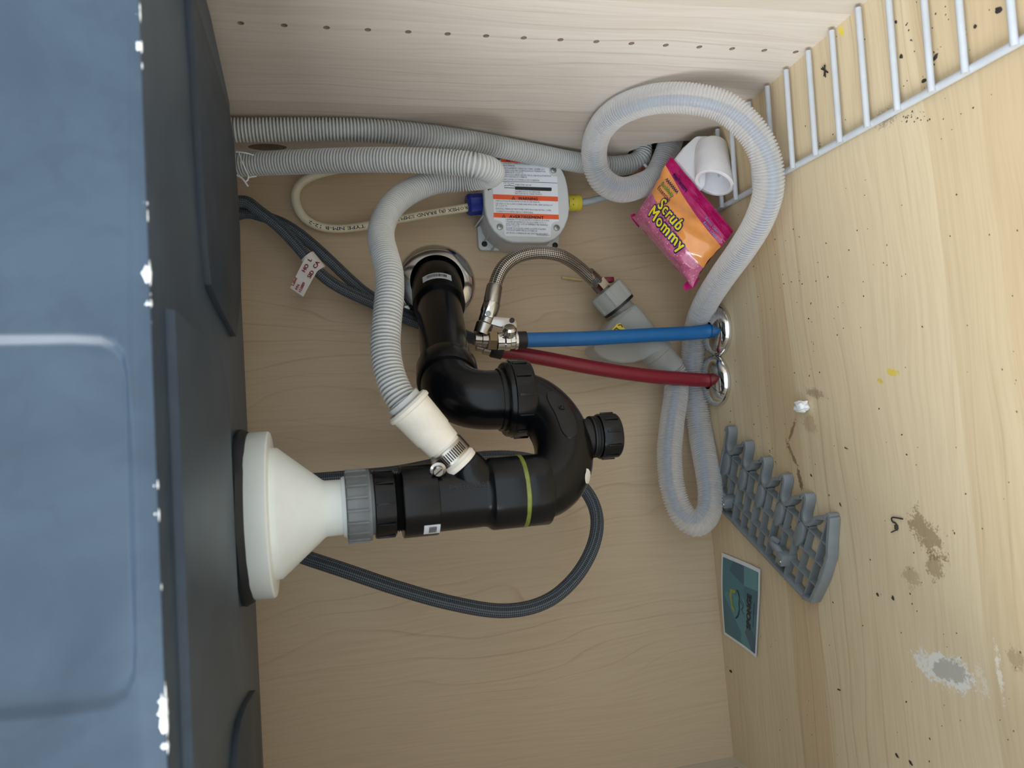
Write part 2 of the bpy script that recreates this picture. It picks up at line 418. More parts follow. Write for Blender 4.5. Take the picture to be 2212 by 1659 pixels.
def card_mat():
    t = NT('teal printed card'); tc = t.new('ShaderNodeTexCoord').outputs['Object']
    vo = t.new('ShaderNodeTexVoronoi'); vo.inputs['Scale'].default_value = 26; t.lk(tc, vo.inputs['Vector'])
    sp = t.new('ShaderNodeSeparateColor'); t.lk(vo.outputs['Color'], sp.inputs[0])
    t.lk(t.ramp(sp.outputs[0], [(0.0, lin((54, 92, 112))), (0.5, lin((70, 124, 136))), (1.0, lin((92, 150, 156)))]), t.b.inputs['Base Color'])
    t.b.inputs['Roughness'].default_value = 0.4; return t.m
MT['card'] = card_mat()

# ------------------------------------------------------------------ the cabinet
def plate(outer, holes, off, mats, name, depth_list):
    """flat board face with real holes; off = vector through the board, depth_list = how deep each hole goes (0..1), None = right through"""
    bm = bmesh.new(); off = Vector(off)
    loops = []
    for lp in [outer]+holes:
        vs = [bm.verts.new(p) for p in lp]; loops.append(vs)
        for i in range(len(vs)): bm.edges.new((vs[i], vs[(i+1) % len(vs)]))
    bmesh.ops.triangle_fill(bm, use_beauty=True, use_dissolve=False, edges=bm.edges[:])
    for i, vs in enumerate(loops):
        q = 1.0 if i == 0 or depth_list[i-1] is None else depth_list[i-1]
        ws = [bm.verts.new(v.co+off*q) for v in vs]
        for k in range(len(vs)):
            f = bm.faces.new((vs[k], vs[(k+1) % len(vs)], ws[(k+1) % len(vs)], ws[k])); f.material_index = 0 if i == 0 else 1
        if i and depth_list[i-1] is not None:
            f = bm.faces.new(ws); f.material_index = 1
    me = bpy.data.meshes.new(name); bm.to_mesh(me); bm.free()
    for x in mats: me.materials.append(x)
    return me
def circ(c, e1, e2, r1, r2, n=14): return [Vector(c)+Vector(e1)*(r1*math.cos(2*math.pi*i/n))+Vector(e2)*(r2*math.sin(2*math.pi*i/n)) for i in range(n)]
YF = -0.60; TOP = 0.762; TH = 0.019
ex, ey, ez = Vector((1,0,0)), Vector((0,1,0)), Vector((0,0,1))
bx = MB().box((-W/2, 0.004, TOP/2), W/2+TH, 0.004, TOP/2+TH/2)
struct(link('wall_back', bx.mesh('wall_back', [MT['wood_back']], 0)), 'tan maple-look cabinet back panel')
bx = MB().box((-W/2, YF/2, -TH/2), W/2, -YF/2, TH/2)
struct(link('floor', bx.mesh('floor', [MT['wood_floor']], 0)), 'stained tan maple-look cabinet bottom')
lw = plate([(-W, 0, -TH), (-W, YF, -TH), (-W, YF, TOP), (-W, 0, TOP)],
           [circ((-W, -0.03, 0.013+0.032*k), ey, ez, 0.0027, 0.0027) for k in range(3)], (-TH, 0, 0), [MT['wood_left'], MT['raw_edge']], 'wall_left', [0.5]*3)
struct(link('wall_left', lw), 'tan maple-look cabinet side, image bottom')
pin = [circ((0, -0.2749, 0.49147-0.032*k), ey, ez, 0.0026, 0.0026) for k in range(-3, 16)]
cut = [Vector((0, -0.074, 0.004)), Vector((0, -0.0745, 0.018)), Vector((0, -0.072, 0.040)), Vector((0, -0.066, 0.058)), Vector((0, -0.055, 0.072)), Vector((0, -0.040, 0.080)), Vector((0, -0.022, 0.076)), Vector((0, -0.010, 0.062)), Vector((0, -0.004, 0.040)), Vector((0, -0.004, 0.004))]
oc = atx(578, 318, 0); oval = circ(oc, ez, ey, 0.020, 0.009, 18)
rw = plate([(0, 0, -TH), (0, YF, -TH), (0, YF, TOP), (0, 0, TOP)], pin+[cut, oval], (TH, 0, 0), [MT['wood_right'], MT['raw_edge']], 'wall_right', [0.6]*len(pin)+[None, 0.9])
struct(link('wall_right', rw), 'tan maple-look cabinet side with a row of shelf pin holes')
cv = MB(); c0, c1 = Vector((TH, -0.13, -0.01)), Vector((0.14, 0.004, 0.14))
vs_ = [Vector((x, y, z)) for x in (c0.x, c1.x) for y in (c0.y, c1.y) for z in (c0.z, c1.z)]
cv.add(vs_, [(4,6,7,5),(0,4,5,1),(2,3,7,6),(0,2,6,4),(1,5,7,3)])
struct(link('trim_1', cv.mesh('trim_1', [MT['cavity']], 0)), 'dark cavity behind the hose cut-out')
bx = MB().box((-W/2, -0.035, TOP+0.015), W/2+0.3, 0.05, 0.015)  # unseen slab, added to stop light leaking down behind the sink
struct(link('trim_2', bx.mesh('trim_2', [MT['counter_blocker']], 0)), 'unseen countertop strip added behind the sink to block light')
bx = MB().box((-W/2, -1.6, -0.13), 2.5, 1.65, 0.01)
struct(link('trim_3', bx.mesh('trim_3', [MT['tile']], 0)), 'kitchen floor in front of the cabinet')

# ------------------------------------------------------------------ sink
ZL, ZH = 0.510, 0.516
YS = -0.5295
sink = thing('apron_sink', 'slate-grey glazed apron sink with chipped white lower edge', 'sink', (-W/2, YS, ZL))
def rrect(x0, x1, y0, y1, r, n=8, rf=None):
    rf = r if rf is None else rf; P = []
    for cx, cy, a0, rr in ((x1-r, y1-r, 0, r), (x0+r, y1-r, 90, r), (x0+rf, y0+rf, 180, rf), (x1-rf, y0+rf, 270, rf)):
        for i in range(n+1):
            a = math.radians(a0+90*i/n); P.append((cx+rr*math.cos(a), cy+rr*math.sin(a)))
    return P
sx0, sx1 = -W+0.008, -0.008
o1 = rrect(sx0+0.006, sx1-0.006, YS+0.012, -0.114, 0.085, 10, 0.004)
me_ = MB().prism([Vector((x, y, ZH)) for x, y in o1], (0, 0, TOP-ZH)).mesh('basin', [MT['sink']], 40, 0.004)
link('basin', me_, sink)
# lower platform: wide front strip, narrower middle that carries the drain
q1 = atz(436, 330, ZL); q2 = atz(455, 610, ZL); q3 = atz(476, 662, ZL); q4 = atz(511, 728, ZL)
mx = -0.372
def mir(p): return Vector((2*mx-p.x, p.y, p.z))
yb = -0.188
plat = [Vector((sx1-0.001, YS+0.0035, ZL)), Vector((sx1-0.001, q1.y, ZL)), Vector((q1.x, q1.y, ZL)), q2, q3, q4, Vector((q4.x-0.004, yb, ZL))]
platL = [Vector((mir(p).x, p.y, ZL)) for p in reversed(plat)]; platL[-1].x = sx0+0.001; platL[-2].x = sx0+0.001
rec = [atz(*q, ZL) for q in ((358, 668), (410, 712), (466, 768), (482, 860))]
recL = [mir(p) for p in reversed(rec)]
def recessed(outer, inner, name, up, depth, slope, edge_r, edge_up):
    """flat face with a recessed panel and a rounded outer edge; up = into the body"""
    bm = bmesh.new(); up = Vector(up)
    co = sum(outer, Vector())/len(outer); ci = sum(inner, Vector())/len(inner)
    def inset(L, c, k): return [p+(c-p).normalized()*k for p in L]
    def ring(L, h): return [bm.verts.new(p+up*h) for p in L]
    def bridge(a, b):
        for i in range(len(a)): bm.faces.new((a[i], a[(i+1) % len(a)], b[(i+1) % len(a)], b[i]))
    ro = ring(inset(outer, co, edge_r), 0); ri = ring(inset(inner, ci, -slope*0.5), 0)
    for L_ in (ro, ri):
        for i in range(len(L_)): bm.edges.new((L_[i], L_[(i+1) % len(L_)]))
    bmesh.ops.triangle_fill(bm, use_beauty=True, use_dissolve=False, edges=bm.edges[:])
    last = ro
    for k in range(1, 6):
        a = math.pi/2*k/5; nw = ring(inset(outer, co, edge_r*(1-math.sin(a))), edge_r*(1-math.cos(a))); bridge(last, nw); last = nw
    nw = ring(outer, edge_up); bridge(last, nw)
    last = ri
    for k in range(1, 7):
        t = k/6; nw = ring(inset(inner, ci, -slope*0.5+slope*t), depth*sstep(t)); bridge(last, nw); last = nw
    bm.faces.new(last); bmesh.ops.recalc_face_normals(bm, faces=bm.faces)
    me = bpy.data.meshes.new(name); bm.to_mesh(me); bm.free(); me.materials.append(MT['sink']); me.shade_smooth(); me.set_sharp_from_angle(angle=math.radians(18))
    return me
def sstep(x): x = max(0, min(1, x)); return x*x*(3-2*x)
plat = [Vector((sx1-0.001, YS+0.0035, ZL)), Vector((sx1-0.001, -0.30, ZL)), Vector((sx1-0.02, -0.20, ZL)), Vector((q4.x+0.01, yb, ZL)), Vector((q4.x-0.004, yb, ZL))]
platL = [Vector((mir(p).x, p.y, ZL)) for p in reversed(plat)]; platL[-1].x = sx0+0.001; platL[-2].x = sx0+0.001
link('underside', recessed(plat+platL, rec+recL, 'underside', ez, -0.0038, 0.0016, 0.001, ZH-ZL+0.006), sink)
# two darker pads under the back corners
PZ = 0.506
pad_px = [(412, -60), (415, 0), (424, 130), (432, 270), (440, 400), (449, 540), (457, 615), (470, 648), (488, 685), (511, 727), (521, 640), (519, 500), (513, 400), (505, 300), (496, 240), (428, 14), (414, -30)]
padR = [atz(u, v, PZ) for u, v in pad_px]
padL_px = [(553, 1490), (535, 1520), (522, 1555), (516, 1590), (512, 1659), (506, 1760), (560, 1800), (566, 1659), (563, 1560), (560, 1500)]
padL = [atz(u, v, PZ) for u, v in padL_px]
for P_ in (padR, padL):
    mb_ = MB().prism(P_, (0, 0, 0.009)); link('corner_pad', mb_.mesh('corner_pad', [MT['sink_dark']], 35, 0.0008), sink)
# apron: front board with a shallow rounded panel
pan = [(0, 733), (150, 731), (215, 734), (245, 745), (264, 768), (272, 810), (280, 1000), (286, 1200), (290, 1400), (288, 1460), (272, 1500), (235, 1521), (150, 1533), (0, 1546)]
pl = [atx_ for atx_ in [at(u, v, -YS) for u, v in pan]]
pl = [Vector((pl[0].x, YS, 0.66))]+pl+[Vector((pl[-1].x, YS, 0.66))]
out_ = [Vector((sx0, YS, ZL)), Vector((sx1, YS, ZL)), Vector((sx1, YS, TOP)), Vector((sx0, YS, TOP))]
link('apron', recessed(out_, pl, 'apron', ey, 0.0030, 0.006, 0.0025, 0.004), sink)
# white chips where the glaze is gone along the lower front edge
chips = [(0, 55, 2.2), (85, 113, 3.4), (128, 150, 1.8), (427, 440, 2.0), (444, 476, 2.0), (555, 612, 3.6), (626, 634, 1.6), (640, 660, 2.6), (688, 694, 1.4), (1036, 1060, 2.2), (1098, 1134, 2.0), (1265, 1290, 1.4), (1490, 1620, 3.4), (1622, 1659, 2.6)]
for va, vb, wd_ in chips:
    n = max(5, int((vb-va)/7)); mb = MB(); rings = []
    for i in range(n+1):
        v = va+(vb-va)*i/n; u = 304+v*0.0275
        p = atz(u, v, ZL); p = Vector((p.x, YS, ZL)); w_ = wd_*0.0008*(math.sin(math.pi*min(0.97, max(0.03, i/n)))**0.45)*(0.75+0.5*random.random())
        rings.append([p+Vector((0, -math.cos(a)*w_*0.35+0.0006, -math.sin(a)*w_*0.35+0.0006)) + (Vector((0, 0, w_*0.7)) if k < 2 else Vector((0, 0.0, 0))) for k, a in enumerate([math.radians(x) for x in (-60, 0, 45, 90, 150)])])
    vs_ = [q for r in rings for q in r]; fs_ = [(i*5+k, i*5+k+1, i*5+6+k, i*5+5+k) for i in range(n) for k in range(4)]
    fs_ += [(0,1,2,3,4), tuple(n*5+k for k in range(5))]
    mb.add(vs_, fs_); link('glaze_chip', mb.mesh('glaze_chip', [MT['chip']], 60), sink)

# ------------------------------------------------------------------ drain and trap
DD = 0.25
def zu(u, v=1075, d=DD): return at(u, v, d).z
A1 = at(1000, 1072, DD); DX = A1.x
L1 = Vector((DX, -DD, 0))                       # drain leg
A2 = at(1120, 861, 0.19); L2 = Vector((A2.x, -0.19, 0))   # riser leg of the trap
dr = thing('drain_trap', 'black plastic sink drain and trap below a white cone outlet', 'drain pipe', (DX, -DD, 0.19))
dn = Vector((0, 0, -1))
def vlathe(name, prof, mat, parent=dr, L=L1, n=48, mod=None, smooth=35):
    """prof: (z, r) from the top down"""
    z0 = prof[0][0]; mb = MB().lathe((L.x, L.y, z0), dn, [(z0-z, r) for z, r in prof], n, 0, mod)
    return link(name, mb.mesh(name, [mat], smooth), parent)
z = zu
mb = MB().lathe((DX, -DD, ZL+0.001), dn, [(0, 0.0), (0, 0.064), (0.004, 0.065), (0.009, 0.0625), (0.009, 0.03)], 48, 0, lambda t, r, a: r*(1+0.018*math.sin(5*a+1)+0.012*math.sin(11*a)))
link('sealant_ring', mb.mesh('sealant_ring', [MT['sealant']], 40), dr)
fz = ZL-0.0075
cone = vlathe('cone_outlet', [(fz, 0.03), (fz, 0.0615), (fz-0.001, 0.0622), (z(586), 0.0622), (z(587)-0.0008, 0.0612), (z(588)-0.001, 0.0495), (z(603), 0.0492), (z(605), 0.0488), (z(698), 0.0222), (z(703), 0.0214), (z(742), 0.0212), (z(742), 0.016)], MT['cone'], n=72)
vlathe('cone_lip', [(z(738), 0.017), (z(738), 0.0225), (z(743), 0.0235), (z(746), 0.0235), (z(746), 0.018)], MT['cone'], cone, n=48)
# grey ribbed coupling nut
gz0, gz1 = z(747), z(793)
nut = vlathe('coupling_nut', [(gz0, 0.018), (gz0, 0.0262), (gz0-0.001, 0.0272), (gz1+0.001, 0.0272), (gz1, 0.0276), (z(799), 0.0276), (z(800), 0.026), (z(800), 0.0235), (z(812), 0.0232), (z(812), 0.018)], MT['grey_nut'])
def ribs(parent, mat, zc, hz, rad, n, L=L1, w=0.0009, h=0.0012, ph=0.1):
    mb = MB()
    for k in range(n):
        a = 2*math.pi*k/n+ph; e = Vector((math.cos(a), math.sin(a), 0))
        mb.box(Vector((L.x, L.y, zc))+e*rad, h, w, hz, e, dn.cross(e), ez)
    link('grip_rib', mb.mesh('grip_rib', [mat], 30, 0.0003), parent)['kind'] = 'stuff'
ribs(nut, MT['grey_nut'], (gz0+gz1)/2, (gz0-gz1)/2, 0.0274, 18)
bn = vlathe('slip_nut', [(z(806), 0.018), (z(806), 0.0258), (z(808), 0.0268), (z(838), 0.0262), (z(850), 0.0258), (z(852), 0.025), (z(852), 0.021)], MT['abs'])
ribs(bn, MT['abs'], (z(808)+z(850))/2, (z(812)-z(850))/2, 0.0264, 10, ph=0.35)
thr = []
for k in range(9):
    q = k/8; u = 850+q*20; thr += [(z(u), 0.0232 if k % 2 else 0.0218)]
vlathe('thread', thr, MT['abs_dull'])
tee = vlathe('tee_fitting', [(z(866), 0.02), (z(866), 0.0278), (z(868), 0.0285), (z(936), 0.0285), (z(940), 0.0283), (z(942), 0.0262), (z(1040), 0.0258), (z(1048), 0.0262), (z(1056), 0.0285), (z(1060), 0.0292), (z(1122), 0.0292), (z(1122), 0.025)], MT['abs'], n=60)
vlathe('cement_ring', [(z(1121), 0.0250), (z(1121), 0.0293), (z(1124), 0.0297), (z(1129), 0.0296), (z(1130), 0.0292), (z(1130), 0.025)], MT['glue'], n=60, mod=lambda t, r, a: r*(1+0.006*math.sin(7*a)))
vlathe('trap_hub', [(z(1129), 0.024), (z(1129), 0.0288), (z(1131), 0.0291), (z(1178), 0.0291), (z(1181), 0.0284), (z(1182), 0.0255), (z(1184), 0.0245), (z(1184), 0.02)], MT['abs'], n=60)
# text moulded on the tee, barcode label
ax_d = dn; e1d, e2d = perp(dn, (DX, -DD, z(1000)))
def on_cyl(p0, ax, rad, a0=0.0):
    p0 = Vector(p0); ax = Vector(ax).normalized(); e1, e2 = perp(ax, p0)
    s = 1 if e2.dot(R1) < 0 else -1      # local y up the picture
    def f(x, y):
        a = a0+y/rad; return p0+ax*x+(e1*math.cos(a)+e2*s*math.sin(a))*rad
    return f
mb = MB(); fit_text(mb, 'R4/Enr.:1003', 0.0056, 0.030, on_cyl((DX, -DD, z(963)), dn, 0.0265, 0.22))
link('moulded_text', mb.mesh('moulded_text', [M('moulded black', (32, 33, 35), 0.45)], 0, recalc=False), tee)
def patch(mb, fn, x0, x1, y0, y1, mi=0, nx=2, ny=8):
    vs = [fn(x0+(x1-x0)*i/nx, y0+(y1-y0)*j/ny) for i in range(nx+1) for j in range(ny+1)]
    mb.add(vs, [(i*(ny+1)+j, i*(ny+1)+j+1, (i+1)*(ny+1)+j+1, (i+1)*(ny+1)+j) for i in range(nx) for j in range(ny)], mi)
def barcode(parent, fn, x0, x1, y0, y1, along_x=True, seed=1, lift=None):
    rnd = random.Random(seed); mb = MB(); patch(mb, fn(0.0), x0, x1, y0, y1, 0, 8, 8)
    ln = (x1-x0) if along_x else (y1-y0); p = 0.16
    f2 = fn(0.00025)
    while p < 0.84:
        w_ = rnd.choice((0.010, 0.014, 0.024))
        if along_x: patch(mb, f2, x0+ln*p, x0+ln*(p+w_), y0+(y1-y0)*0.3, y1-(y1-y0)*0.18, 1, 1, 4)
        else: patch(mb, f2, x0+(x1-x0)*0.30, x1-(x1-x0)*0.22, y0+ln*p, y0+ln*(p+w_), 1, 3, 1)
        p += w_+rnd.choice((0.012, 0.02))
    o = link('barcode_label', mb.mesh('barcode_label', [MT['label'], MT['ink']], 0, recalc=False), parent); o['label'] = 'white barcode label'
barcode(tee, lambda h: on_cyl((DX, -DD, z(906)), dn, 0.0287+h, 0), 0.0, 0.0125, -0.0335, -0.0215, False, 3)
# branch of the tee towards the dishwasher hose boot
bq0 = at(880, 876, 0.262); bq1 = at(997, 1005, 0.258); bdir = (bq0-bq1).normalized()
b0 = bq1-bdir*0.030
bl = MB().lathe(b0, bdir, [(0.0, 0.0175), (0.022, 0.0172), (0.0285, 0.0165), (0.030, 0.0155), (0.030, 0.010)], 32); link('branch', bl.mesh('branch', [MT['abs']]), dr)
g0 = at(1022, 968, 0.25)
bl = MB().prism([at(1008, 978, 0.257), at(1022, 966, 0.252), at(1034, 985, 0.250), at(1042, 1012, 0.25), at(1000, 1012, 0.257)], (0, 0.012, 0)); link('branch_web', bl.mesh('branch_web', [MT['abs']], 30, 0.001), dr)
# U bend
mid = (L1+L2)/2; hd = (L2-L1); sep = hd.length; hd.normalize(); rb = sep/2
zb = z(1183); za = at(1172, 868, 0.19).z
zc = at(1138, 1060, 0.22).z; rv = 0.0345
pts = [Vector((L1.x, L1.y, zb+0.004)), Vector((L1.x, L1.y, zc))]
for k in range(1, 16):
    a = math.pi*k/16; pts.append(L1+hd*(rb-rb*math.cos(a))+Vector((0, 0, zc-rv*math.sin(a))))
pts += [Vector((L2.x, L2.y, zc)), Vector((L2.x, L2.y, at(1130, 861, 0.19).z))]
ub = link('trap_bend', tube(pts, 0.0252, 0.003, 40).mesh('trap_bend', [MT['abs']]), dr)
# raised lozenge pad on the bend, turned to the front
pc = L1+hd*rb+Vector((0, 0, zc)); fo = hd.cross(ez); fo = fo if fo.y < 0 else -fo
def ubs(a, b, rr=0.0252):      # a: along the U (0..pi), b: around the tube from its front
    c = L1+hd*(rb-rb*math.cos(a))+Vector((0, 0, zc-rv*math.sin(a))); o = (-hd*math.cos(a)/rb-ez*math.sin(a)/rv).normalized()
    return c+(fo*math.cos(b)+o*math.sin(b))*rr
PB = 0.02; mb = MB(); n = 40; lo = []
for k in range(n):
    t = 2*math.pi*k/n; x = math.copysign(abs(math.cos(t))**0.6, math.cos(t)); y = math.sin(t); lo.append((1.74+0.55*x, PB+0.30*y))
top = [ubs(a, b, 0.0262) for a, b in lo]; bot = [ubs(a+0.03*(a-1.72), b+0.1*(b-PB), 0.0250) for a, b in lo]; ctr = []
rings = [bot, top]+[[ubs(1.72+(a-1.72)*s, PB+(b-PB)*s, 0.0263) for a, b in lo] for s in (0.7, 0.35)]+[[ubs(1.72+(a-1.72)*0.02, PB, 0.0263) for a, b in lo]]
vs_ = [p for r in rings for p in r]
mb.add(vs_, [(i*n+k, i*n+(k+1) % n, (i+1)*n+(k+1) % n, (i+1)*n+k) for i in range(len(rings)-1) for k in range(n)])
pad = link('moulded_pad', mb.mesh('moulded_pad', [MT['abs_dull']], 50), ub)
mb = MB().lathe(ubs(1.86, PB, 0.0262), (ubs(1.86, PB, 0.03)-ubs(1.86, PB, 0.025)), [(0, 0.003), (0.001, 0.0028), (0.001, 0.0016), (0.002, 0.001), (0.002, 0)], 16); link('moulded_dot', mb.mesh('moulded_dot', [MT['abs']]), pad)
# white torn label on the bend
mb = MB(); vv = [(ubs(0.78+0.09*math.cos(t)*1.0, 1.15+0.32*math.sin(t)*(1.0 if math.cos(t) > 0 else 0.7), 0.0256)) for t in [2*math.pi*k/12 for k in range(12)]]
mb.add(vv+[ubs(0.78, 1.15, 0.0258)], [(k, (k+1) % 12, 12) for k in range(12)]); link('torn_label', mb.mesh('torn_label', [MT['tag']], 40), ub)
# clean-out plug under the bend
cb = pc-Vector((0, 0, rv))
mb = MB().lathe(cb, dn, [(0.0, 0.0165), (0.0255, 0.0165), (0.0262, 0.0185), (0.0275, 0.0188), (0.0285, 0.0175), (0.030, 0.0185), (0.0312, 0.0175), (0.0325, 0.0185), (0.0335, 0.017)], 40); nk = link('cleanout_neck', mb.mesh('cleanout_neck', [MT['abs_dull']]), dr)
mb = MB().lathe(cb+dn*0.0335, dn, [(0, 0.015), (0, 0.0195), (0.001, 0.0200), (0.0165, 0.0196), (0.0178, 0.0185), (0.0178, 0.012), (0.0170, 0.011), (0.0170, 0)], 44); cp = link('cleanout_cap', mb.mesh('cleanout_cap', [MT['abs']]), dr)
ribs(cp, MT['abs'], cb.z-0.0425, 0.006, 0.0198, 10, L=Vector((cb.x, cb.y, 0)), ph=0.5)
# union nut
z2 = lambda u: at(u, 862, 0.19).z
un = vlathe('union_nut', [(z2(1084), 0.02), (z2(1086), 0.0325), (z2(1090), 0.0338), (z2(1098), 0.0342), (z2(1100), 0.0352), (z2(1136), 0.0349), (z2(1142), 0.0338), (z2(1143), 0.030), (z2(1143), 0.024)], MT['abs'], L=L2, n=60)
ribs(un, MT['abs'], (z2(1103)+z2(1134))/2, (z2(1103)-z2(1134))/2, 0.0351, 12, L=L2, ph=0.55, w=0.0012)
vlathe('riser_collar', [(z2(1076), 0.024), (z2(1076), 0.0285), (z2(1090), 0.0285), (z2(1090), 0.024)], MT['abs'], L=L2)
# elbow and arm into the wall
WF = at(943, 612, 0.0); WF = Vector((WF.x, 0, WF.z))
E0 = Vector((L2.x, L2.y, at(972, 848, 0.19).z)); WF.z = max(WF.z, 0.1)
adir = (WF-E0); alen = adir.length; adir.normalize()
rbe = 0.042; pts = [Vector((L2.x, L2.y, z2(1085)))]
s0 = E0-ez*rbe; s1 = E0+adir*rbe
for k in range(0, 13):
    t = k/12; pts.append(s0*(1-t)**2+E0*2*t*(1-t)+s1*t*t)
pts.append(s1+adir*0.006)
link('elbow', tube(pts, 0.0268, 0.003, 40, smooth=8).mesh('elbow', [MT['abs']]), dr)
mb = MB().lathe(s1-adir*0.008, adir, [(0, 0.024), (0, 0.0285), (0.002, 0.0292), (0.024, 0.0288), (0.026, 0.0280), (0.026, 0.02)], 48); link('elbow_hub', mb.mesh('elbow_hub', [MT['abs']]), dr)
mb = MB().lathe(s1, adir, [(0, 0.0242), (alen-rbe, 0.0242)], 44); link('trap_arm', mb.mesh('trap_arm', [MT['abs']]), dr)
hp = E0+adir*(alen-0.058)
mb = MB().lathe(hp, adir, [(0, 0.024), (0, 0.0278), (0.002, 0.0288), (0.050, 0.0288), (0.058, 0.0288)], 48); ch = link('wall_collar', mb.mesh('wall_collar', [MT['abs']]), dr)
_f = on_cyl(hp, adir, 0.029)
# which way is the label: it sits on the upper side in the picture
def cyl_at(p0, ax, rad, dirv):
    p0 = Vector(p0); ax = Vector(ax).normalized(); e1 = Vector(dirv)-ax*Vector(dirv).dot(ax); e1.normalize(); e2 = ax.cross(e1)
    s = 1 if e2.dot(R0) > 0 else -1
    def f(x, y): a = y/rad; return p0+ax*x+(e1*math.cos(a)+e2*s*math.sin(a))*rad
    return f
barcode(ch, lambda h: cyl_at(hp+adir*0.010, adir, 0.0291+h, (CAM-hp).normalized()-R1*0.25), 0.0, 0.014, -0.0165, 0.0165, False, 8)
# ------------------------------------------------------------------ chrome wall flange
mb = MB().lathe(Vector((WF.x, -0.0005, WF.z)), (0, -1, 0), [(0, 0.0312), (0, 0.0445), (0.0010, 0.0450), (0.0032, 0.0432), (0.0052, 0.0400), (0.0068, 0.0355), (0.0078, 0.0312), (0.0, 0.0312)], 64)
tag(link('wall_flange', mb.mesh('wall_flange', [MT['chrome']], 60), None, (WF.x, 0, WF.z)), 'round chrome wall flange around the black drain arm', 'flange')
fl_ = bpy.data.objects['wall_flange']
mb = MB().lathe(at(878, 668, .006), (0, -1, 0), [(0, 0.0), (0, 0.0046), (0.003, 0.0046), (0.0036, 0.0036), (0.0036, 0)], 6); link('flange_screw', mb.mesh('flange_screw', [MT['screw']], 20), fl_)
# ------------------------------------------------------------------ grey ribbed dishwasher hoses
OD1 = 0.0117
pa = [Vector((-0.0135, -0.1085, 0.62)), Vector((-0.0132, -0.110, 0.55))]+[inside(*q, OD1+0.0006) for q in ((500, 281, .111), (650, 280, .1125), (760, 281, .112), (860, 287, .110), (960, 298, .097), (1060, 314, .082), (1150, 332, .063), (1250, 351, .042), (1335, 358, .036))]+[Vector((-0.006, -0.036, 0.064)), Vector((0.03, -0.030, 0.058)), Vector((0.06, -0.030, 0.056))]
mb = tube(pa, OD1, n=22, corr=(0.0033, 0.0036, 10), smooth=25)
tag(link('drain_hose', mb.mesh('drain_hose', [MT['hose_grey']], 80, recalc=False), None, pa[-4]), 'straight grey ribbed hose along the cabinet side, ending in the cut-out', 'hose', 'grey ribbed dishwasher hoses')
OD2 = 0.0122
hb = thing('drain_hose', 'looped grey ribbed hose ending in a cream rubber boot with steel clamp', 'hose', at(990, 995, 0.262), 'grey ribbed dishwasher hoses')
pb = [Vector((-0.040, -0.075, 0.62)), Vector((-0.042, -0.078, 0.56))]+[inside(*q, OD2) for q in ((515, 356, .082), (640, 350, .105), (760, 346, .13), (880, 346, .152), (980, 351, .165), (1030, 358, .170), (1062, 369, .158), (1055, 381, .138), (1005, 387, .124), (940, 393, .124), (890, 412, .132), (850, 442, .148), (828, 480, .165), (823, 514, .182), (831, 550, .202), (841, 592, .220), (841, 640, .232), (835, 700, .242), (833, 750, .248), (840, 800, .254), (857, 845, .259), (882, 884, .262))]
mb = tube(pb, OD2, n=22, corr=(0.0031, 0.0036, 10), smooth=20)
link('ribbed_tube', mb.mesh('ribbed_tube', [MT['hose_grey']], 80, recalc=False), hb)
# boot
bp0 = at(880, 876, 0.262); bp1 = at(997, 1005, 0.258); ba = (bp1-bp0); bl_ = ba.length; ba.normalize()
mb = MB().lathe(bp0, ba, [(0.0, 0.0125), (-0.001, 0.0175), (0.001, 0.0190), (0.0035, 0.0190), (0.0045, 0.0172), (0.030, 0.0160), (0.0312, 0.0152), (bl_*0.66, 0.0145), (bl_*0.665, 0.0132), (bl_*0.86, 0.0136), (bl_*0.90, 0.0140), (bl_*0.93, 0.0156), (bl_*0.99, 0.0152), (bl_*1.0, 0.013)], 48)
link('rubber_boot', mb.mesh('rubber_boot', [MT['boot']]), hb)
mb = MB().lathe(bp0-ba*0.006, ba, [(0, 0.0115), (0, 0.0142), (0.004, 0.0142), (0.0045, 0.0128), (0.008, 0.0128), (0.0085, 0.0142), (0.012, 0.0142)], 40); link('hose_cuff', mb.mesh('hose_cuff', [MT['hose_grey']]), hb)
cl0 = bp0+ba*(bl_*0.70)
mb = MB().lathe(cl0, ba, [(0, 0.0134), (0, 0.0152), (0.0115, 0.0152), (0.0115, 0.0134)], 48); cl = link('hose_clamp', mb.mesh('hose_clamp', [MT['steel']]), hb)
e1b, e2b = perp(ba, cl0); sgn = 1 if e2b.dot(R0) < 0 else -1     # screw housing sits to the left in the picture
mb = MB()
for k in range(14):
    a = -0.9+k*0.13; e = e1b*math.cos(a)-e2b*sgn*math.sin(a); mb.box(cl0+ba*0.0058+e*0.01525, 0.0002, 0.0005, 0.0038, e, ba.cross(e), ba)
link('slot', mb.mesh('slot', [MT['abs_dull']], 0), cl)['kind'] = 'stuff'
sd = (e2b*sgn+e1b*0.75).normalized(); sp_ = cl0+ba*0.0058+sd*0.0185
sa = (e1b*0.9+ba*0.25+e2b*sgn*0.2).normalized()
mb = MB().box(sp_-sa*0.006, 0.0045, 0.0055, 0.006, sd, sa.cross(sd), sa); link('screw_housing', mb.mesh('screw_housing', [MT['steel']], 30, 0.0012), cl)
mb = MB().lathe(sp_, sa, [(0, 0.0035), (0.002, 0.0058), (0.003, 0.0062), (0.004, 0.0062), (0.0045, 0.0042), (0.0075, 0.0042), (0.008, 0.0036), (0.008, 0)], 6 if False else 24); scw = link('screw', mb.mesh('screw', [MT['chrome_soft']]), cl)
mb = MB().box(sp_+sa*0.0081, 0.0004, 0.0036, 0.0002, sa.orthogonal(), sa.cross(sa.orthogonal()), sa); link('screw_slot', mb.mesh('screw_slot', [MT['ink']], 0), scw)
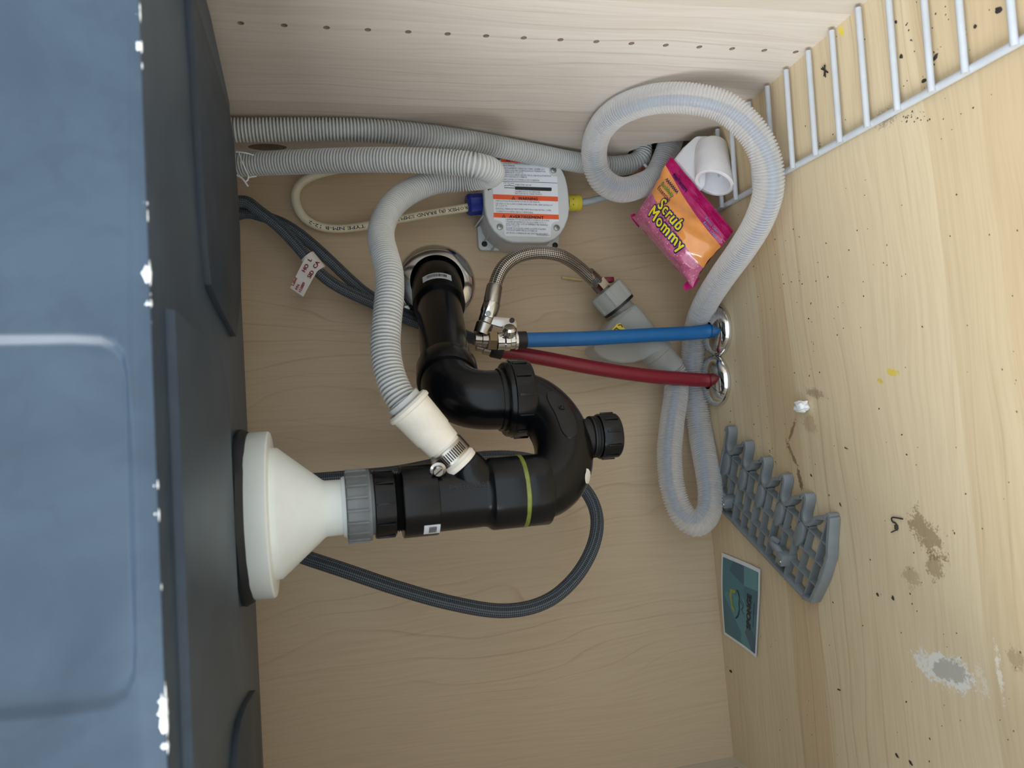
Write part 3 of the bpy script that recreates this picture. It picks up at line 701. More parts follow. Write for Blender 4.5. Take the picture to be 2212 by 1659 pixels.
# thin white tie round the looped hose near the sink
tw = [at(512, 327, .11), at(520, 329, .113), at(545, 333, .108)]
tt = thing('twist_tie', 'thin white wire tie around the lower grey hose beside the sink', 'tie', at(536, 385, .10))
mb = tube([at(510, 328, .112), at(528, 330, .114), at(548, 335, .106)], 0.0007, 0.003, 6)
mb = tube([at(516, 329, .113), at(523, 350, .116), at(533, 370, .112), at(537, 381, .108)], 0.0006, 0.003, 6, mb=mb); link('loop', mb.mesh('loop', [MT['label']]), tt)
mb = tube([at(512, 378, .105), at(524, 386, .107), at(536, 403, .107)], 0.0009, 0.003, 6)
mb = tube([at(537, 381, .108), at(536, 388, .108), at(529, 394, .107)], 0.0008, 0.003, 6, mb=mb); mb = tube([at(536, 384, .108), at(545, 382, .108), at(554, 381, .106)], 0.0006, 0.003, 6, mb=mb); link('twisted_end', mb.mesh('twisted_end', [MT['label']]), tt)
# ------------------------------------------------------------------ milky hose with leak-stop valve
OC = 0.0143
pc_ = [Vector((0.075, -0.056, 0.022)), Vector((0.035, -0.056, 0.023))]+[Vector((0.0, -0.056, 0.036))]+[inside(*q, OC) for q in ((1418, 378, .058), (1385, 400, .066), (1340, 410, .072), (1300, 388, .078), (1284, 345, .088), (1288, 300, .112), (1310, 262, .142), (1352, 232, .178), (1420, 213, .215), (1500, 214, .236), (1570, 235, .246), (1625, 285, .252), (1655, 345, .250), (1660, 410, .240), (1640, 475, .215), (1605, 535, .18), (1562, 595, .135), (1527, 650, .085), (1508, 695, .046), (1498, 750, .026), (1498, 805, .016), (1504, 870, .016), (1514, 940, .022), (1525, 1000, .042), (1534, 1060, .056), (1530, 1108, .062), (1504, 1132, .064), (1473, 1110, .060), (1452, 1050, .055), (1446, 980, .048), (1452, 910, .042), (1460, 855, .038), (1460, 815, .035), (1446, 788, .036))]
ih = thing('inlet_hose', 'milky ribbed hose looping from the side cut-out down to a leak-stop valve', 'hose', at(1530, 1108, .045))
mb = tube(pc_, OC, n=24, corr=(0.0029, 0.0024, 10), smooth=25, cap=False)
link('outer_sleeve', mb.mesh('outer_sleeve', [MT['milk']], 80, recalc=False), ih)
PP = mb.path; NP = len(PP)
def off_in(t):      # the thinner hose inside lies now on one, now on the other wall of the sleeve
    return Vector((0.0040*math.sin(9*t+1.0), 0.002*math.cos(7*t), 0.0036*math.cos(8*t)))
mb = tube(PP[::20]+[PP[-1]], 0.0050, 0.004, 16, smooth=6, offset=off_in)
link('inner_hose', mb.mesh('inner_hose', [MT['inner_blue']]), ih)
# valve body: outline swept through its thickness, rounded
vd = 0.037
ol = [(1326, 688), (1350, 670), (1373, 656), (1392, 678), (1412, 704), (1427, 726), (1440, 742), (1446, 752), (1430, 757), (1412, 765), (1392, 776), (1368, 783), (1342, 785), (1318, 780), (1298, 770), (1283, 757), (1281, 748), (1302, 722), (1318, 700)]
mb = MB().prism([at(u, v, vd+0.019) for u, v in ol], (0, 0.034, 0)); vb = link('valve_body', mb.mesh('valve_body', [MT['milk_valve']], 50, 0.008, seg=4), ih)
va0 = at(1300, 617, vd); va1 = at(1447, 795, vd); vax = (va1-va0).normalized()
def vat(u, v): return (at(u, v, vd)-va0).dot(vax)
mb = MB().lathe(va0, vax, [(vat(1352, 676), 0.0), (vat(1352, 676), 0.017), (vat(1412, 750), 0.017), (vat(1418, 757), 0.015), (vat(1418, 757), 0.0)], 32); link('solenoid_core', mb.mesh('solenoid_core', [MT['milk_nut']]), ih)
mb = MB().lathe(va0, vax, [(vat(1402, 737), 0.010), (vat(1402, 737), 0.0190), (vat(1424, 764), 0.0190), (vat(1425, 766), 0.0168), (vat(1452, 799), 0.0168), (vat(1452, 799), 0.0145)], 36); link('outlet_collar', mb.mesh('outlet_collar', [MT['milk_valve']]), ih)
def nutmod(t, r, a): return r*(1+0.05*(1 if math.cos(6*a) > 0.55 else 0)) if r > 0.017 else r
mb = MB().lathe(va0, vax, [(vat(1308, 626), 0.008), (vat(1308, 626), 0.0205), (vat(1310, 628), 0.0215), (vat(1333, 656), 0.0215), (vat(1335, 658), 0.0205), (vat(1335, 658), 0.012)], 72, 0, nutmod); vn = link('coupling_nut', mb.mesh('coupling_nut', [MT['milk_nut']], 30), ih)
mb = MB().lathe(va0, vax, [(vat(1335, 658), 0.014), (vat(1335, 658), 0.0205), (vat(1339, 663), 0.0205), (vat(1339, 663), 0.014)], 40); link('gasket', mb.mesh('gasket', [MT['black_rubber']]), vn)
mb = MB().lathe(va0, vax, [(vat(1338, 662), 0.0), (vat(1338, 662), 0.0145), (vat(1358, 686), 0.0150), (vat(1358, 686), 0.0)], 36); link('valve_neck', mb.mesh('valve_neck', [MT['milk_valve']]), ih)
# yellow label on the valve
LB = lambda u, v: at(u, v, vd+0.0196)
mb = MB(); q = [LB(1313, 722), LB(1333, 700), LB(1340, 698), LB(1354, 716), LB(1336, 737), LB(1325, 737)]; mb.prism(q, (0, 0.0004, 0))
yl = link('warning_label', mb.mesh('warning_label', [MT['yellow_label']], 0), ih); yl['label'] = 'yellow warning label'
mb = MB()
for a, b in (((1322, 717), (1332, 708)), ((1332, 708), (1335, 712)), ((1335, 703), (1341, 701)), ((1341, 701), (1345, 707)), ((1326, 722), (1338, 711)), ((1320, 722), (1325, 728)), ((1330, 730), (1338, 722)), ((1337, 716), (1341, 712))):
    p, q = at(*a, vd+0.0199), at(*b, vd+0.0199); d_ = (q-p).normalized(); n_ = d_.cross(ey)*0.0006; mb.add([p-n_, q-n_, q+n_, p+n_], [(0,1,2,3)])
link('print', mb.mesh('print', [MT['ink']], 0, recalc=False), yl)
# ------------------------------------------------------------------ steel braided connector hose
bs = thing('braided_connector', 'short arched stainless braided hose between stop valve and leak-stop valve', 'hose', at(1060, 690, .075))
ps = [at(*q) for q in ((1066, 640, .086), (1071, 610, .086), (1087, 577, .086), (1118, 554, .084), (1162, 545, .08), (1210, 552, .074), (1247, 574, .056), (1272, 597, .044), (1287, 610, .038))]
mb = tube(ps, 0.0072, 0.0025, 24, smooth=4); link('braid', mb.mesh('braid', [MT['braid_steel']]), bs)
def seg(name, parent, a, b, prof, mat, n=28, smooth=35):
    """a lathe between two points; prof = (fraction, radius)"""
    a, b = Vector(a), Vector(b); L = (b-a).length; mb = MB().lathe(a, b-a, [(t*L, r) for t, r in prof], n); return link(name, mb.mesh(name, [mat], smooth), parent)
fe = seg('ferrule', bs, at(1270, 592, .044), at(1294, 614, .037), [(0, .0072), (0, .0084), (.95, .0084), (1, .0078), (1, .004)], MT['chrome_soft'])
seg('hex_nut', bs, at(1290, 609, .037), at(1303, 624, .037), [(0, .006), (0, .0105), (1, .0105), (1, .006)], MT['chrome'], 6)
mb = MB(); thp = at(1300, 620, .037); thd = (at(1318, 641, .037)-thp).normalized()
mb.lathe(thp, thd, [(k*0.0011, 0.0082 if k % 2 else 0.0074) for k in range(12)], 24); link('thread', mb.mesh('thread', [MT['chrome']]), bs)
mb = MB().box(at(1314, 605, .040), 0.0030, 0.0042, 0.0060, ex, ey, ez); link('red_cap', mb.mesh('red_cap', [M('dark red plastic', (110, 16, 44), 0.4)], 30, 0.001), bs)
ff = seg('ferrule', bs, at(1062, 655, .086), at(1069, 615, .086), [(0, .006), (0, .0088), (.9, .0085), (1, .0076), (1, .004)], MT['chrome_soft'])
# stamped mark on the upper ferrule
mb = MB(); fa, fb = at(1275, 596, .043), at(1293, 613, .037)
fnm = on_cyl(fa, fb-fa, 0.0087, 0.15)
for i in range(4):
    for j in range(2):
        x = 0.0025+i*0.0026; y = -0.0025+j*0.003; patch(mb, fnm, x, x+0.0016, y, y+0.0020, 0, 1, 1)
link('stamped_mark', mb.mesh('stamped_mark', [MT['ink_grey']], 0, recalc=False), fe)
# ------------------------------------------------------------------ pipes from the floor
PXR = 0.0080
bpipe = [Vector((-0.2215, -0.066, 0.004)), at(1500, 719, .066), at(1400, 724, .071), at(1270, 731, .078), at(1118, 735, .085)]
o = link('water_pipe', tube(bpipe, PXR, 0.006, 28, smooth=4).mesh('water_pipe', [MT['blue_pex']]), None, bpipe[0]); tag(o, 'blue cold water pipe rising from the cabinet bottom to the stop valve', 'pipe', 'plastic water pipes')
rpipe = [Vector((-0.279, -0.0515, 0.004)), at(1500, 820, .052), at(1400, 812, .056), at(1290, 796, .060), at(1180, 775, .062), at(1080, 757, .062)]
rp = thing('water_pipe', 'red hot water pipe curving up behind the black trap', 'pipe', rpipe[0], 'plastic water pipes')
link('tube', tube(rpipe, PXR, 0.006, 28, smooth=4).mesh('tube', [MT['red_pex']]), rp)
seg('crimp_sleeve', rp, at(1085, 758, .062), at(1058, 752, .062), [(0, .008), (0, .0095), (.8, .0095), (1, .0080), (1, .004)], MT['black_rubber'])
seg('hot_stop_valve', rp, at(1060, 752, .062), at(1030, 745, .062), [(0, .004), (0, .0085), (.5, .0085), (.5, .0065), (1, .0065), (1, .002)], MT['chrome_soft'])
for (u, v, txt) in ((1553, 714, 'chrome floor flange around the blue pipe'), (1551, 820, 'split chrome floor flange around the red pipe')):
    c = Vector((-0.2215, -0.066, 0)) if v < 760 else Vector((-0.279, -0.0515, 0))
    mb = MB().lathe(c+ez*0.0003, ez, [(0, 0.0092), (0, 0.0300), (0.003, 0.0303), (0.007, 0.0285), (0.011, 0.0235), (0.0125, 0.017), (0.0130, 0.0094), (0.0, 0.0092)], 56)
    r_ = thing('floor_flange', txt, 'flange', c, 'chrome pipe flanges on the cabinet bottom'); link('dome', mb.mesh('dome', [MT['chrome']], 60), r_)
    if v > 760:
        mb = MB(); e = Vector((-0.6, -0.8, 0)).normalized(); pr = [(0.0298, 0.0035), (0.0288, 0.0072), (0.0238, 0.0112), (0.0172, 0.0128), (0.0096, 0.0133)]
        nn = e.cross(ez)*0.0004; vv = []
        for r, h in pr: vv += [c+e*r+ez*h-nn, c+e*r+ez*h+nn]
        mb.add(vv, [(2*i, 2*i+1, 2*i+3, 2*i+2) for i in range(len(pr)-1)]); link('split_seam', mb.mesh('split_seam', [MT['ink']], 0, recalc=False), r_)
# ------------------------------------------------------------------ chrome stop valve on the blue pipe
sv = thing('stop_valve', 'small chrome stop valve on top of the blue pipe', 'valve', at(1125, 735, .085))
VD = .085
seg('crimp_sleeve', sv, at(1136, 734, VD), at(1115, 735, VD), [(0, .0082), (0, .0092), (1, .0092), (1, .006)], MT['black_rubber'])
body = seg('valve_body', sv, at(1116, 735, VD), at(1073, 737, VD), [(0, .006), (0, .0102), (.12, .0104), (.15, .0092), (.35, .0092), (.4, .0108), (.62, .0108), (.68, .0095), (1, .0095), (1, .005)], MT['chrome'])
seg('hex_nut', sv, at(1073, 736, VD), at(1053, 735, VD), [(0, .006), (0, .0100), (.1, .0108), (.9, .0108), (1, .0100), (1, .005)], MT['brass'], 6)
seg('stem', sv, at(1054, 734, VD), at(1026, 733, VD), [(0, .004), (0, .0072), (.45, .0072), (.5, .0062), (1, .0062), (1, .002)], MT['chrome_soft'])
hp_ = at(1100, 726, VD+0.008); hq = at(1101, 706, VD+0.016)
hd_ = seg('handle_hub', sv, hp_, hq, [(0, .0048), (.35, .0048), (.4, .0072), (.8, .0075), (1, .0055), (1, 0)], MT['chrome'])
p0, p1, p2, p3 = at(1066, 683, VD+0.006), at(1108, 687, VD+0.006), at(1117, 693, VD+0.006), at(1117, 711, VD+0.006)
mb = MB().prism([p0, p1, p2, p3, at(1086, 708, VD+0.006), at(1060, 700, VD+0.006)], (0, 0.0035, 0)); hdl = link('handle', mb.mesh('handle', [MT['chrome_soft']], 30, 0.0008), sv)
mb = MB().lathe(at(1106, 692, VD+0.0062), (0, -1, 0), [(0, 0.0028), (0.0006, 0.0028), (0.0006, 0.0018), (0.0002, 0.0016), (0.0002, 0)], 18); link('rivet', mb.mesh('rivet', [MT['black_rubber']]), hdl)
# bent tail piece linking the valve to the braided hose
seg('tail_piece', sv, at(1040, 722, VD), at(1064, 652, VD), [(0, .004), (0, .0088), (.30, .0092), (.34, .0080), (.62, .0084), (.66, .0092), (.95, .0092), (1, .0082), (1, .004)], MT['chrome_soft'], 28)
mb = MB().prism([at(u, v, VD+0.0115) for u, v in ((1046, 681), (1058, 647), (1072, 652), (1064, 687))], (0, 0.004, 0)); tpc = link('tail_cap', mb.mesh('tail_cap', [MT['chrome']], 30, 0.0010), sv)
mb = MB().lathe(at(1055, 677, VD+0.0116), (0, -1, 0), [(0, .0030), (0.0008, .0028), (0.0008, .0016), (0.0002, .0014), (0.0002, 0)], 18); link('cap_screw', mb.mesh('cap_screw', [MT['screw']]), tpc)
# ------------------------------------------------------------------ dark braided faucet hoses
BR = 0.0062
def dark_hose(pts, label, rad=BR):
    o = link('faucet_hose', tube(pts, rad, 0.004, 22, smooth=6).mesh('faucet_hose', [MT['braid_dark']]), None, pts[-1]); return tag(o, label, 'hose', 'dark braided faucet hoses')
h1 = [Vector((-0.095, -0.045, 0.60))]+[at(*q) for q in ((515, 434, .050), (552, 452, .052), (600, 487, .054), (650, 540, .055), (690, 590, .052), (735, 622, .046), (800, 652, .036), (880, 690, .024), (960, 716, .022), (1032, 733, .06))]
fh = thing('faucet_hose', 'dark braided hose wearing a white folded paper tag', 'hose', h1[-1], 'dark braided faucet hoses')
link('braided_sleeve', tube(h1, BR, 0.004, 22, smooth=6).mesh('braided_sleeve', [MT['braid_dark']]), fh)
h2 = [Vector((-0.110, -0.030, 0.60))]+[at(*q) for q in ((515, 462, .030), (560, 466, .030), (610, 482, .032), (655, 512, .034), (705, 556, .034), (760, 608, .028), (800, 640, .020), (880, 680, .009), (960, 705, .009), (1045, 742, .02))]
dark_hose(h2, 'dark braided hose crossing under the tagged one')
h3 = [Vector((-0.43, -0.062, 0.62))]+[at(*q) for q in ((560, 1170, .066), (650, 1201, .09), (750, 1234, .11), (860, 1271, .115), (980, 1304, .12), (1090, 1320, .12), (1180, 1300, .118), (1245, 1245, .11), (1283, 1175, .10), (1289, 1110, .085), (1262, 1055, .07), (1210, 1015, .06), (1130, 990, .055), (1050, 988, .055), (960, 1000, .06), (860, 1020, .07), (760, 1030, .08), (690, 1036, .08), (560, 1042, .066))]+[Vector((-0.34, -0.062, 0.62))]
dark_hose(h3, 'long dark braided hose hanging in a big loop around the trap', 0.0070)
# paper tag
tp = [at(*q) for q in ((657, 556, .066), (686, 560, .066), (684, 586, .064), (668, 612, .062), (655, 641, .060), (627, 624, .058), (640, 596, .060), (655, 578, .063))]
mb = MB(); nS = 9; vs_ = []
for i in range(nS):
    t = i/(nS-1); a = at(660, 556, .0645).lerp(at(627, 622, .056), t); b = at(690, 578, .0645).lerp(at(655, 641, .056), t)
    wv_ = Vector((0, -0.0025*math.sin(t*math.pi), 0)); vs_ += [a+wv_, b+wv_]
vs2 = [p+Vector((0, 0.0005, 0)) for p in vs_]
fs_ = [(2*i, 2*i+1, 2*i+3, 2*i+2) for i in range(nS-1)]+[(2*nS+2*i+1, 2*nS+2*i, 2*nS+2*i+2, 2*nS+2*i+3) for i in range(nS-1)]+[(0, 2*i_ if False else 2*nS, 2*nS+1, 1), (2*nS-2, 2*nS-1, 4*nS-1, 4*nS-2)]
mb.add(vs_+vs2, fs_); tg = link('paper_tag', mb.mesh('paper_tag', [MT['tag']], 50, recalc=False), fh); tg['label'] = 'white paper tag printed red'
ca, cb_ = at(664, 553, .055), at(690, 585, .054)
mb = MB().lathe(ca, cb_-ca, [(0, 0.0070), (0, 0.0078), ((cb_-ca).length, 0.0078), ((cb_-ca).length, 0.0070)], 28); link('tag_wrap', mb.mesh('tag_wrap', [MT['tag']]), tg)
def tagmap(u0, v0, slope, d):
    ca_, sa_ = math.cos(slope), math.sin(slope)
    def f(x, y): return at(u0+x*ca_+y*sa_, v0+x*sa_-y*ca_, d)
    return f
mb = MB()
for (txt, u, v, sz, d) in (('HO', 658, 589, 12, .0690), ('SID', 670, 602, 12, .0690), ('L', 671, 566, 12, .0690), ('CA', 682, 581, 12, .0690)):
    put_text(mb, txt, sz, tagmap(u, v, math.radians(-58), d), bold=0.6)
for (txt, u, v, sz) in (('Label', 634, 618, 9), ('P/N', 642, 627, 8), ('153889', 649, 633, 8)):
    put_text(mb, txt, sz, tagmap(u, v, math.radians(-64), .0635), bold=0.4)
link('red_print', mb.mesh('red_print', [MT['red_ink']], 0, recalc=False), tg)
# ------------------------------------------------------------------ junction box on the back panel
FD = 0.050
jb = thing('junction_box', 'light grey plastic junction box with orange-banded warning label', 'junction box', (at(1135, 440, 0).x, 0, at(1135, 440, 0).z))
def c5(x, y, d): return at(980+x*0.15676, 300+y*0.15676, d)
def arcpts(c, r, a0, a1, n): return [(c[0]+r*math.cos(math.radians(a0+(a1-a0)*i/n)), c[1]+r*math.sin(math.radians(a0+(a1-a0)*i/n))) for i in range(n+1)]
fo_ = [(412, 560), (420, 800), (428, 930)]+[(445, 1040), (490, 1160), (560, 1270), (650, 1355), (740, 1405), (820, 1428)]+[(1230, 1432), (1310, 1418), (1400, 1375), (1480, 1300), (1540, 1200), (1580, 1090), (1600, 960)]+[(1592, 800), (1575, 660), (1545, 530), (1500, 430), (1430, 345), (1340, 285), (1230, 250)]+[(840, 225), (700, 240), (580, 300), (490, 390), (430, 480)]
ctr5 = (1006, 830)
def ofs(k): return [(ctr5[0]+(x-ctr5[0])*k, ctr5[1]+(y-ctr5[1])*k) for x, y in fo_]
base_pts = [c5(x, y, FD) for x, y in ofs(0.965)]
mb = MB().prism([Vector((p.x, -0.040, p.z)) for p in base_pts], (0, 0.0395, 0)); jbase = link('box_base', mb.mesh('box_base', [MT['box_grey']], 40, 0.001), jb)
mb = MB().prism([c5(x, y, FD) for x, y in fo_], (0, 0.0095, 0)); jc = link('cover', mb.mesh('cover', [MT['box_grey']], 45, 0.0022, seg=3), jb)
# mounting ears with screws
for (pts, sc_) in ((((1031, 490), (1034, 534), (1040, 540), (1075, 541), (1112, 535), (1090, 500), (1060, 470)), (1046.5, 527)), (((1150, 520), (1172, 537), (1200, 536), (1207, 530), (1208, 508), (1195, 490)), (1199, 530))):
    mb = MB().prism([at(u, v, 0.0055) for u, v in pts], (0, 0.005, 0)); ear = link('mounting_ear', mb.mesh('mounting_ear', [MT['box_grey']], 30, 0.0012), jb)
    sp = at(*sc_, 0.0056); mb = MB().lathe(sp, (0, -1, 0), [(0, 0.0), (0, 0.0034), (0.0015, 0.0032), (0.0022, 0.0022), (0.0022, 0.0013), (0.0012, 0.0011), (0.0012, 0)], 20); link('mounting_screw', mb.mesh('mounting_screw', [MT['black_rubber']]), ear)
for a, b in (((1029, 488), (1046, 466)), ((1050, 520), (1058, 506)), ((1062, 538), (1075, 528)), ((1150, 534), (1167, 526))):
    p, q = at(*a, 0.012), at(*b, 0.034); d_ = (q-p); mb = MB().prism([p, q, Vector((q.x, -0.004, q.z)), Vector((p.x, -0.004, p.z))], d_.cross(ey).normalized()*0.0016); link('rib', mb.mesh('rib', [MT['box_grey']], 30, 0.0003), jb)
for x, y in ((637, 1213), (1420, 1225), (1375, 430), (600, 412)):
    p = c5(x, y, FD+0.0002); mb = MB().lathe(p, (0, -1, 0), [(0, 0.0), (0, 0.0036), (0.0003, 0.0036), (0.0009, 0.0033), (0.0013, 0.0025), (0.0014, 0.0013), (0.0004, 0.0009), (0.0004, 0)], 22); link('cover_screw', mb.mesh('cover_screw', [MT['screw']]), jc)
lp = [(655, 235), (1310, 262), (1312, 440), (1330, 490), (1370, 515), (1428, 520), (1450, 1140), (1395, 1140), (1352, 1175), (1342, 1215), (1338, 1340), (1322, 1356), (728, 1340), (704, 1322), (690, 1200), (665, 1150), (615, 1125), (556, 1112), (534, 505), (600, 490), (645, 455)]
mb = MB().prism([c5(x, y, FD+0.0004) for x, y in lp], (0, 0.0003, 0)); wl = link('warning_label', mb.mesh('warning_label', [MT['label']], 0), jc); wl['label'] = 'white printed label with three orange bands'
mb = MB()
for q in ([(652, 235), (1310, 262), (1312, 348), (654, 318)], [(541, 762), (1435, 797), (1438, 862), (544, 829)], [(551, 1017), (1446, 1045), (1449, 1110), (554, 1082)]):
    v_ = [c5(x, y, FD+0.0006) for x, y in q]; mb.add(v_, [(0, 1, 2, 3)])
link('orange_band', mb.mesh('orange_band', [MT['orange_print']], 0, recalc=False), wl)
def lmap(x0, y0, d, slope=0.036):
    ca_, sa_ = math.cos(slope), math.sin(slope)
    return lambda x, y: c5(x0+x*ca_+y*sa_, y0+x*sa_-y*ca_, d)
LT = [('ADVERTENCIA', 800, 305, 50, 330, 1.6), ('WARNING', 885, 838, 56, 275, 1.6), ('AVERTISSEMENT', 765, 1088, 56, 478, 1.6)]
for (txt, x, y, sz, wdt, b_), (x, y) in zip(LT, ((725, 305), (795, 835), (664, 1082))):
    mb = MB(); fit_text(mb, txt, sz, wdt, lmap(*[q for q in LT if q[0] == txt][0][1:3], FD+0.0008), bold=b_)
    f = lmap(x, y, FD+0.0008)
    tri = [(0, 0), (54, 0), (27, 46)]; tin = [(11, 6), (43, 6), (27, 34)]
    mb.add([f(*q) for q in tri+tin], [(0, 1, 4, 3), (1, 2, 5, 4), (2, 0, 3, 5)])
    mb.add([f(*q) for q in ((25, 8), (29, 8), (29, 26), (25, 26))], [(0, 1, 2, 3)])
    link('heading_print', mb.mesh('heading_print', [MT['ink']], 0, recalc=False), wl)
mb = MB()
SM = [('SIGA ESTRICTAMENTE TODAS LAS INSTRUCCIONES', 682, 345, 570), ('EN EL MANUAL.', 682, 376, 165), ('USE SOLAMENTE CABLES DE COBRE, CALIBRE 14 O', 682, 412, 575), ('12 AWG CON UNA CLASIFICACI\u00d3N DE TEMPERATURA', 682, 442, 585), ('M\u00cdNIMA DE 75\u00b0 C (167\u00b0 F).', 684, 470, 275),
      ('COLOQUE TODOS LOS CABLES DENTRO DE LA CAJA DE LA FUENTE DE', 566, 497, 778), ('ALIMENTACI\u00d3N E INSTALE LA CUBIERTA.', 568, 525, 445), ('NO SE PUEDEN QUITAR LOS TORNILLOS DE CONEXI\u00d3N.', 568, 563, 615),
      ('1/2" (13 mm)', 692, 616, 140), ('WIRE STRIP GAUGE', 848, 642, 220), ('CALIBRE DE POUR DENUDER', 842, 733, 352), ('INDICADOR DE CABLE PELADO', 844, 763, 375),
      ('STRICTLY FOLLOW ALL INSTRUCTIONS IN THE MANUAL.', 580, 862, 612), ('USE ONLY 14 OR 12 AWG COPPER WIRE WITH A MIN. TEMP. RATING OF', 578, 900, 782), ('75\u00b0 C (167\u00b0 F).', 580, 930, 158), ('PLACE ALL WIRING IN THE POWER SUPPLY BOX AND INSTALL COVER.', 582, 970, 765), ('CONNECTION SCREWS ARE NOT REMOVABLE.', 584, 1008, 515),
      ('OBSERVER TOUTES LES INSTRUCTIONS DE CE GUIDE.', 718, 1118, 602), ('UTILISER SEULEMENT DU FIL DE CUIVRE 14 OU 12', 720, 1150, 555), ('AWG, AVEC UNE COTE DE TEMP\u00c9RATURE MINIMALE', 720, 1179, 575), ('DE 75\u00b0 C (167\u00b0 F).', 722, 1205, 185), ('PLACER TOUS LES FILS DANS LA BO\u00ceTE D\'ALIMEN-', 722, 1238, 555), ('TATION ET REMETTRE LE COUVERCLE.', 724, 1266, 430), ('LES VIS DE CONNEXIONS NE SONT PAS AMOVIBLES.', 726, 1304, 580), ('9001104066 Rev A', 1145, 1334, 175)]
for txt, x, y, wdt in SM: fit_text(mb, txt, 31, wdt, lmap(x, y, FD+0.0008, 0.034), res=1)
link('small_print', mb.mesh('small_print', [MT['ink_grey']], 0, recalc=False), wl)
mb = MB()
def quad5(pts): mb.add([c5(x, y, FD+0.0008) for x, y in pts], [tuple(range(len(pts)))])
quad5([(536, 577), (1430, 606), (1430, 611), (536, 582)])
quad5([(846, 655), (1345, 672), (1352, 690), (1345, 720), (846, 700)]); quad5([(698, 668), (846, 674), (846, 682), (698, 676)])
for a, b in (((698, 655), (704, 644)), ((704, 644), (758, 644)), ((758, 644), (770, 630)), ((770, 630), (782, 645)), ((782, 645), (832, 648)), ((832, 648), (840, 660))):
    dx, dy = b[0]-a[0], b[1]-a[1]; q = math.hypot(dx, dy); nx_, ny_ = -dy/q*3, dx/q*3; quad5([(a[0]-nx_, a[1]-ny_), (b[0]-nx_, b[1]-ny_), (b[0]+nx_, b[1]+ny_), (a[0]+nx_, a[1]+ny_)])
link('wire_drawing', mb.mesh('wire_drawing', [MT['ink']], 0, recalc=False), wl)
mb = MB()       # hand-drawn pen squiggle on the cover
for a, b in (((438, 598), (468, 612)), ((468, 612), (500, 652)), ((500, 652), (446, 662)), ((446, 662), (492, 690)), ((492, 690), (516, 690)), ((492, 690), (478, 704))):
    dx, dy = b[0]-a[0], b[1]-a[1]; q = math.hypot(dx, dy); nx_, ny_ = -dy/q*7, dx/q*7; ex_, ey_ = dx/q*5, dy/q*5
    quad5([(a[0]-nx_-ex_, a[1]-ny_-ey_), (b[0]-nx_+ex_, b[1]-ny_+ey_), (b[0]+nx_+ex_, b[1]+ny_+ey_), (a[0]+nx_-ex_, a[1]+ny_-ey_)])
link('pen_squiggle', mb.mesh('pen_squiggle', [MT['ink']], 0, recalc=False), jc)
# cable clamps
def clampmod(t, r, a): return r*(1+(0.07 if math.cos(10*a) > 0.2 else 0))
a_, b_ = at(1008, 443, .024), at(1048, 440, .024); L_ = (b_-a_).length
mb = MB().lathe(a_, b_-a_, [(0, 0.004), (0, 0.0100), (L_*.15, 0.0122), (L_*.3, 0.0118), (L_, 0.0118)], 40, 0, clampmod); link('blue_clamp', mb.mesh('blue_clamp', [MT['blue_plastic']], 30), jb)
a_, b_ = at(1225, 439, .026), at(1254, 438, .026); L_ = (b_-a_).length
mb = MB().lathe(a_, b_-a_, [(0, 0.0092), (L_*.65, 0.0092), (L_*.7, 0.0099), (L_*.95, 0.0094), (L_, 0.008), (L_, 0.004)], 32); yc = link('yellow_clamp', mb.mesh('yellow_clamp', [MT['yellow_plastic']]), jb)
for u, v in ((1239, 430), (1239, 442)):
    mb = MB().lathe(at(u, v, .0354), (0, -1, 0), [(0, 0.0), (0, 0.0006), (0.0004, 0.0006), (0.0004, 0)], 10); link('pin_mark', mb.mesh('pin_mark', [MT['ink']]), yc)
# ------------------------------------------------------------------ cables
rx = [(1046, 440, .024), (1000, 450, .026), (940, 459, .026), (880, 470, .024), (800, 486, .018), (740, 494, .014), (690, 490, .012), (655, 470, .012), (638, 436, .013), (638, 410, .015), (655, 390, .018), (690, 375, .022), (750, 362, .026), (820, 352, .028)]
rc = thing('electric_cable', 'cream electric cable with printed letters looping from the blue clamp', 'cable', at(690, 490, .012))
mb = tube([inside(*q, 0.005) for q in rx], 0.0048, 0.004, 18, smooth=6); link('jacket', mb.mesh('jacket', [MT['romex']]), rc)
def text_path(mb, body, P, dist0, width, size, lift, flip=True):
    """letters laid along a cable; x runs backwards so the print reads upside down as in the place"""
    acc = [0.0]
    for i in range(1, len(P)): acc.append(acc[-1]+(P[i]-P[i-1]).length)
    v, f = text_geo(body, size, res=1, bold=size*0.02)
    x0 = min(a for a, b in v); x1 = max(a for a, b in v); q = width/(x1-x0); out = []
    for x, y in v:
        s = dist0+(x-x0)*q; j = max(1, min(len(P)-1, next((i for i, a in enumerate(acc) if a >= s), len(P)-1)))
        k = (s-acc[j-1])/max(1e-9, acc[j]-acc[j-1]); c = P[j-1].lerp(P[j], k); T = (P[j]-P[j-1]).normalized()
        e1, e2 = perp(T, c); yy = (y-size*0.34)
        sg = 1 if e2.dot(R1) > 0 else -1      # upright print would have up = picture up; here it is turned over
        a = yy/lift; out.append(c+(e1*math.cos(a)+e2*sg*math.sin(a))*lift)
    mb.add(out, f)
mb2 = MB(); text_path(mb2, 'ROMEX (R) BRAND SIMPULL', mb.path, 0.022, 0.086, 0.0052, 0.0050)
link('jacket_print', mb2.mesh('jacket_print', [MT['ink']], 0, recalc=False), rc); mb2 = MB()
text_path(mb2, 'TYPE NM-B 12-2', mb.path, 0.138, 0.062, 0.0050, 0.0050)
link('jacket_print', mb2.mesh('jacket_print', [MT['ink']], 0, recalc=False), rc)
pcord = [at(1250, 438, .026), at(1275, 435, .028), at(1310, 425, .030), at(1360, 408, .026), at(1400, 385, .026), Vector((-0.006, -0.014, 0.034)), Vector((0.03, -0.016, 0.026)), Vector((0.06, -0.016, 0.02))]
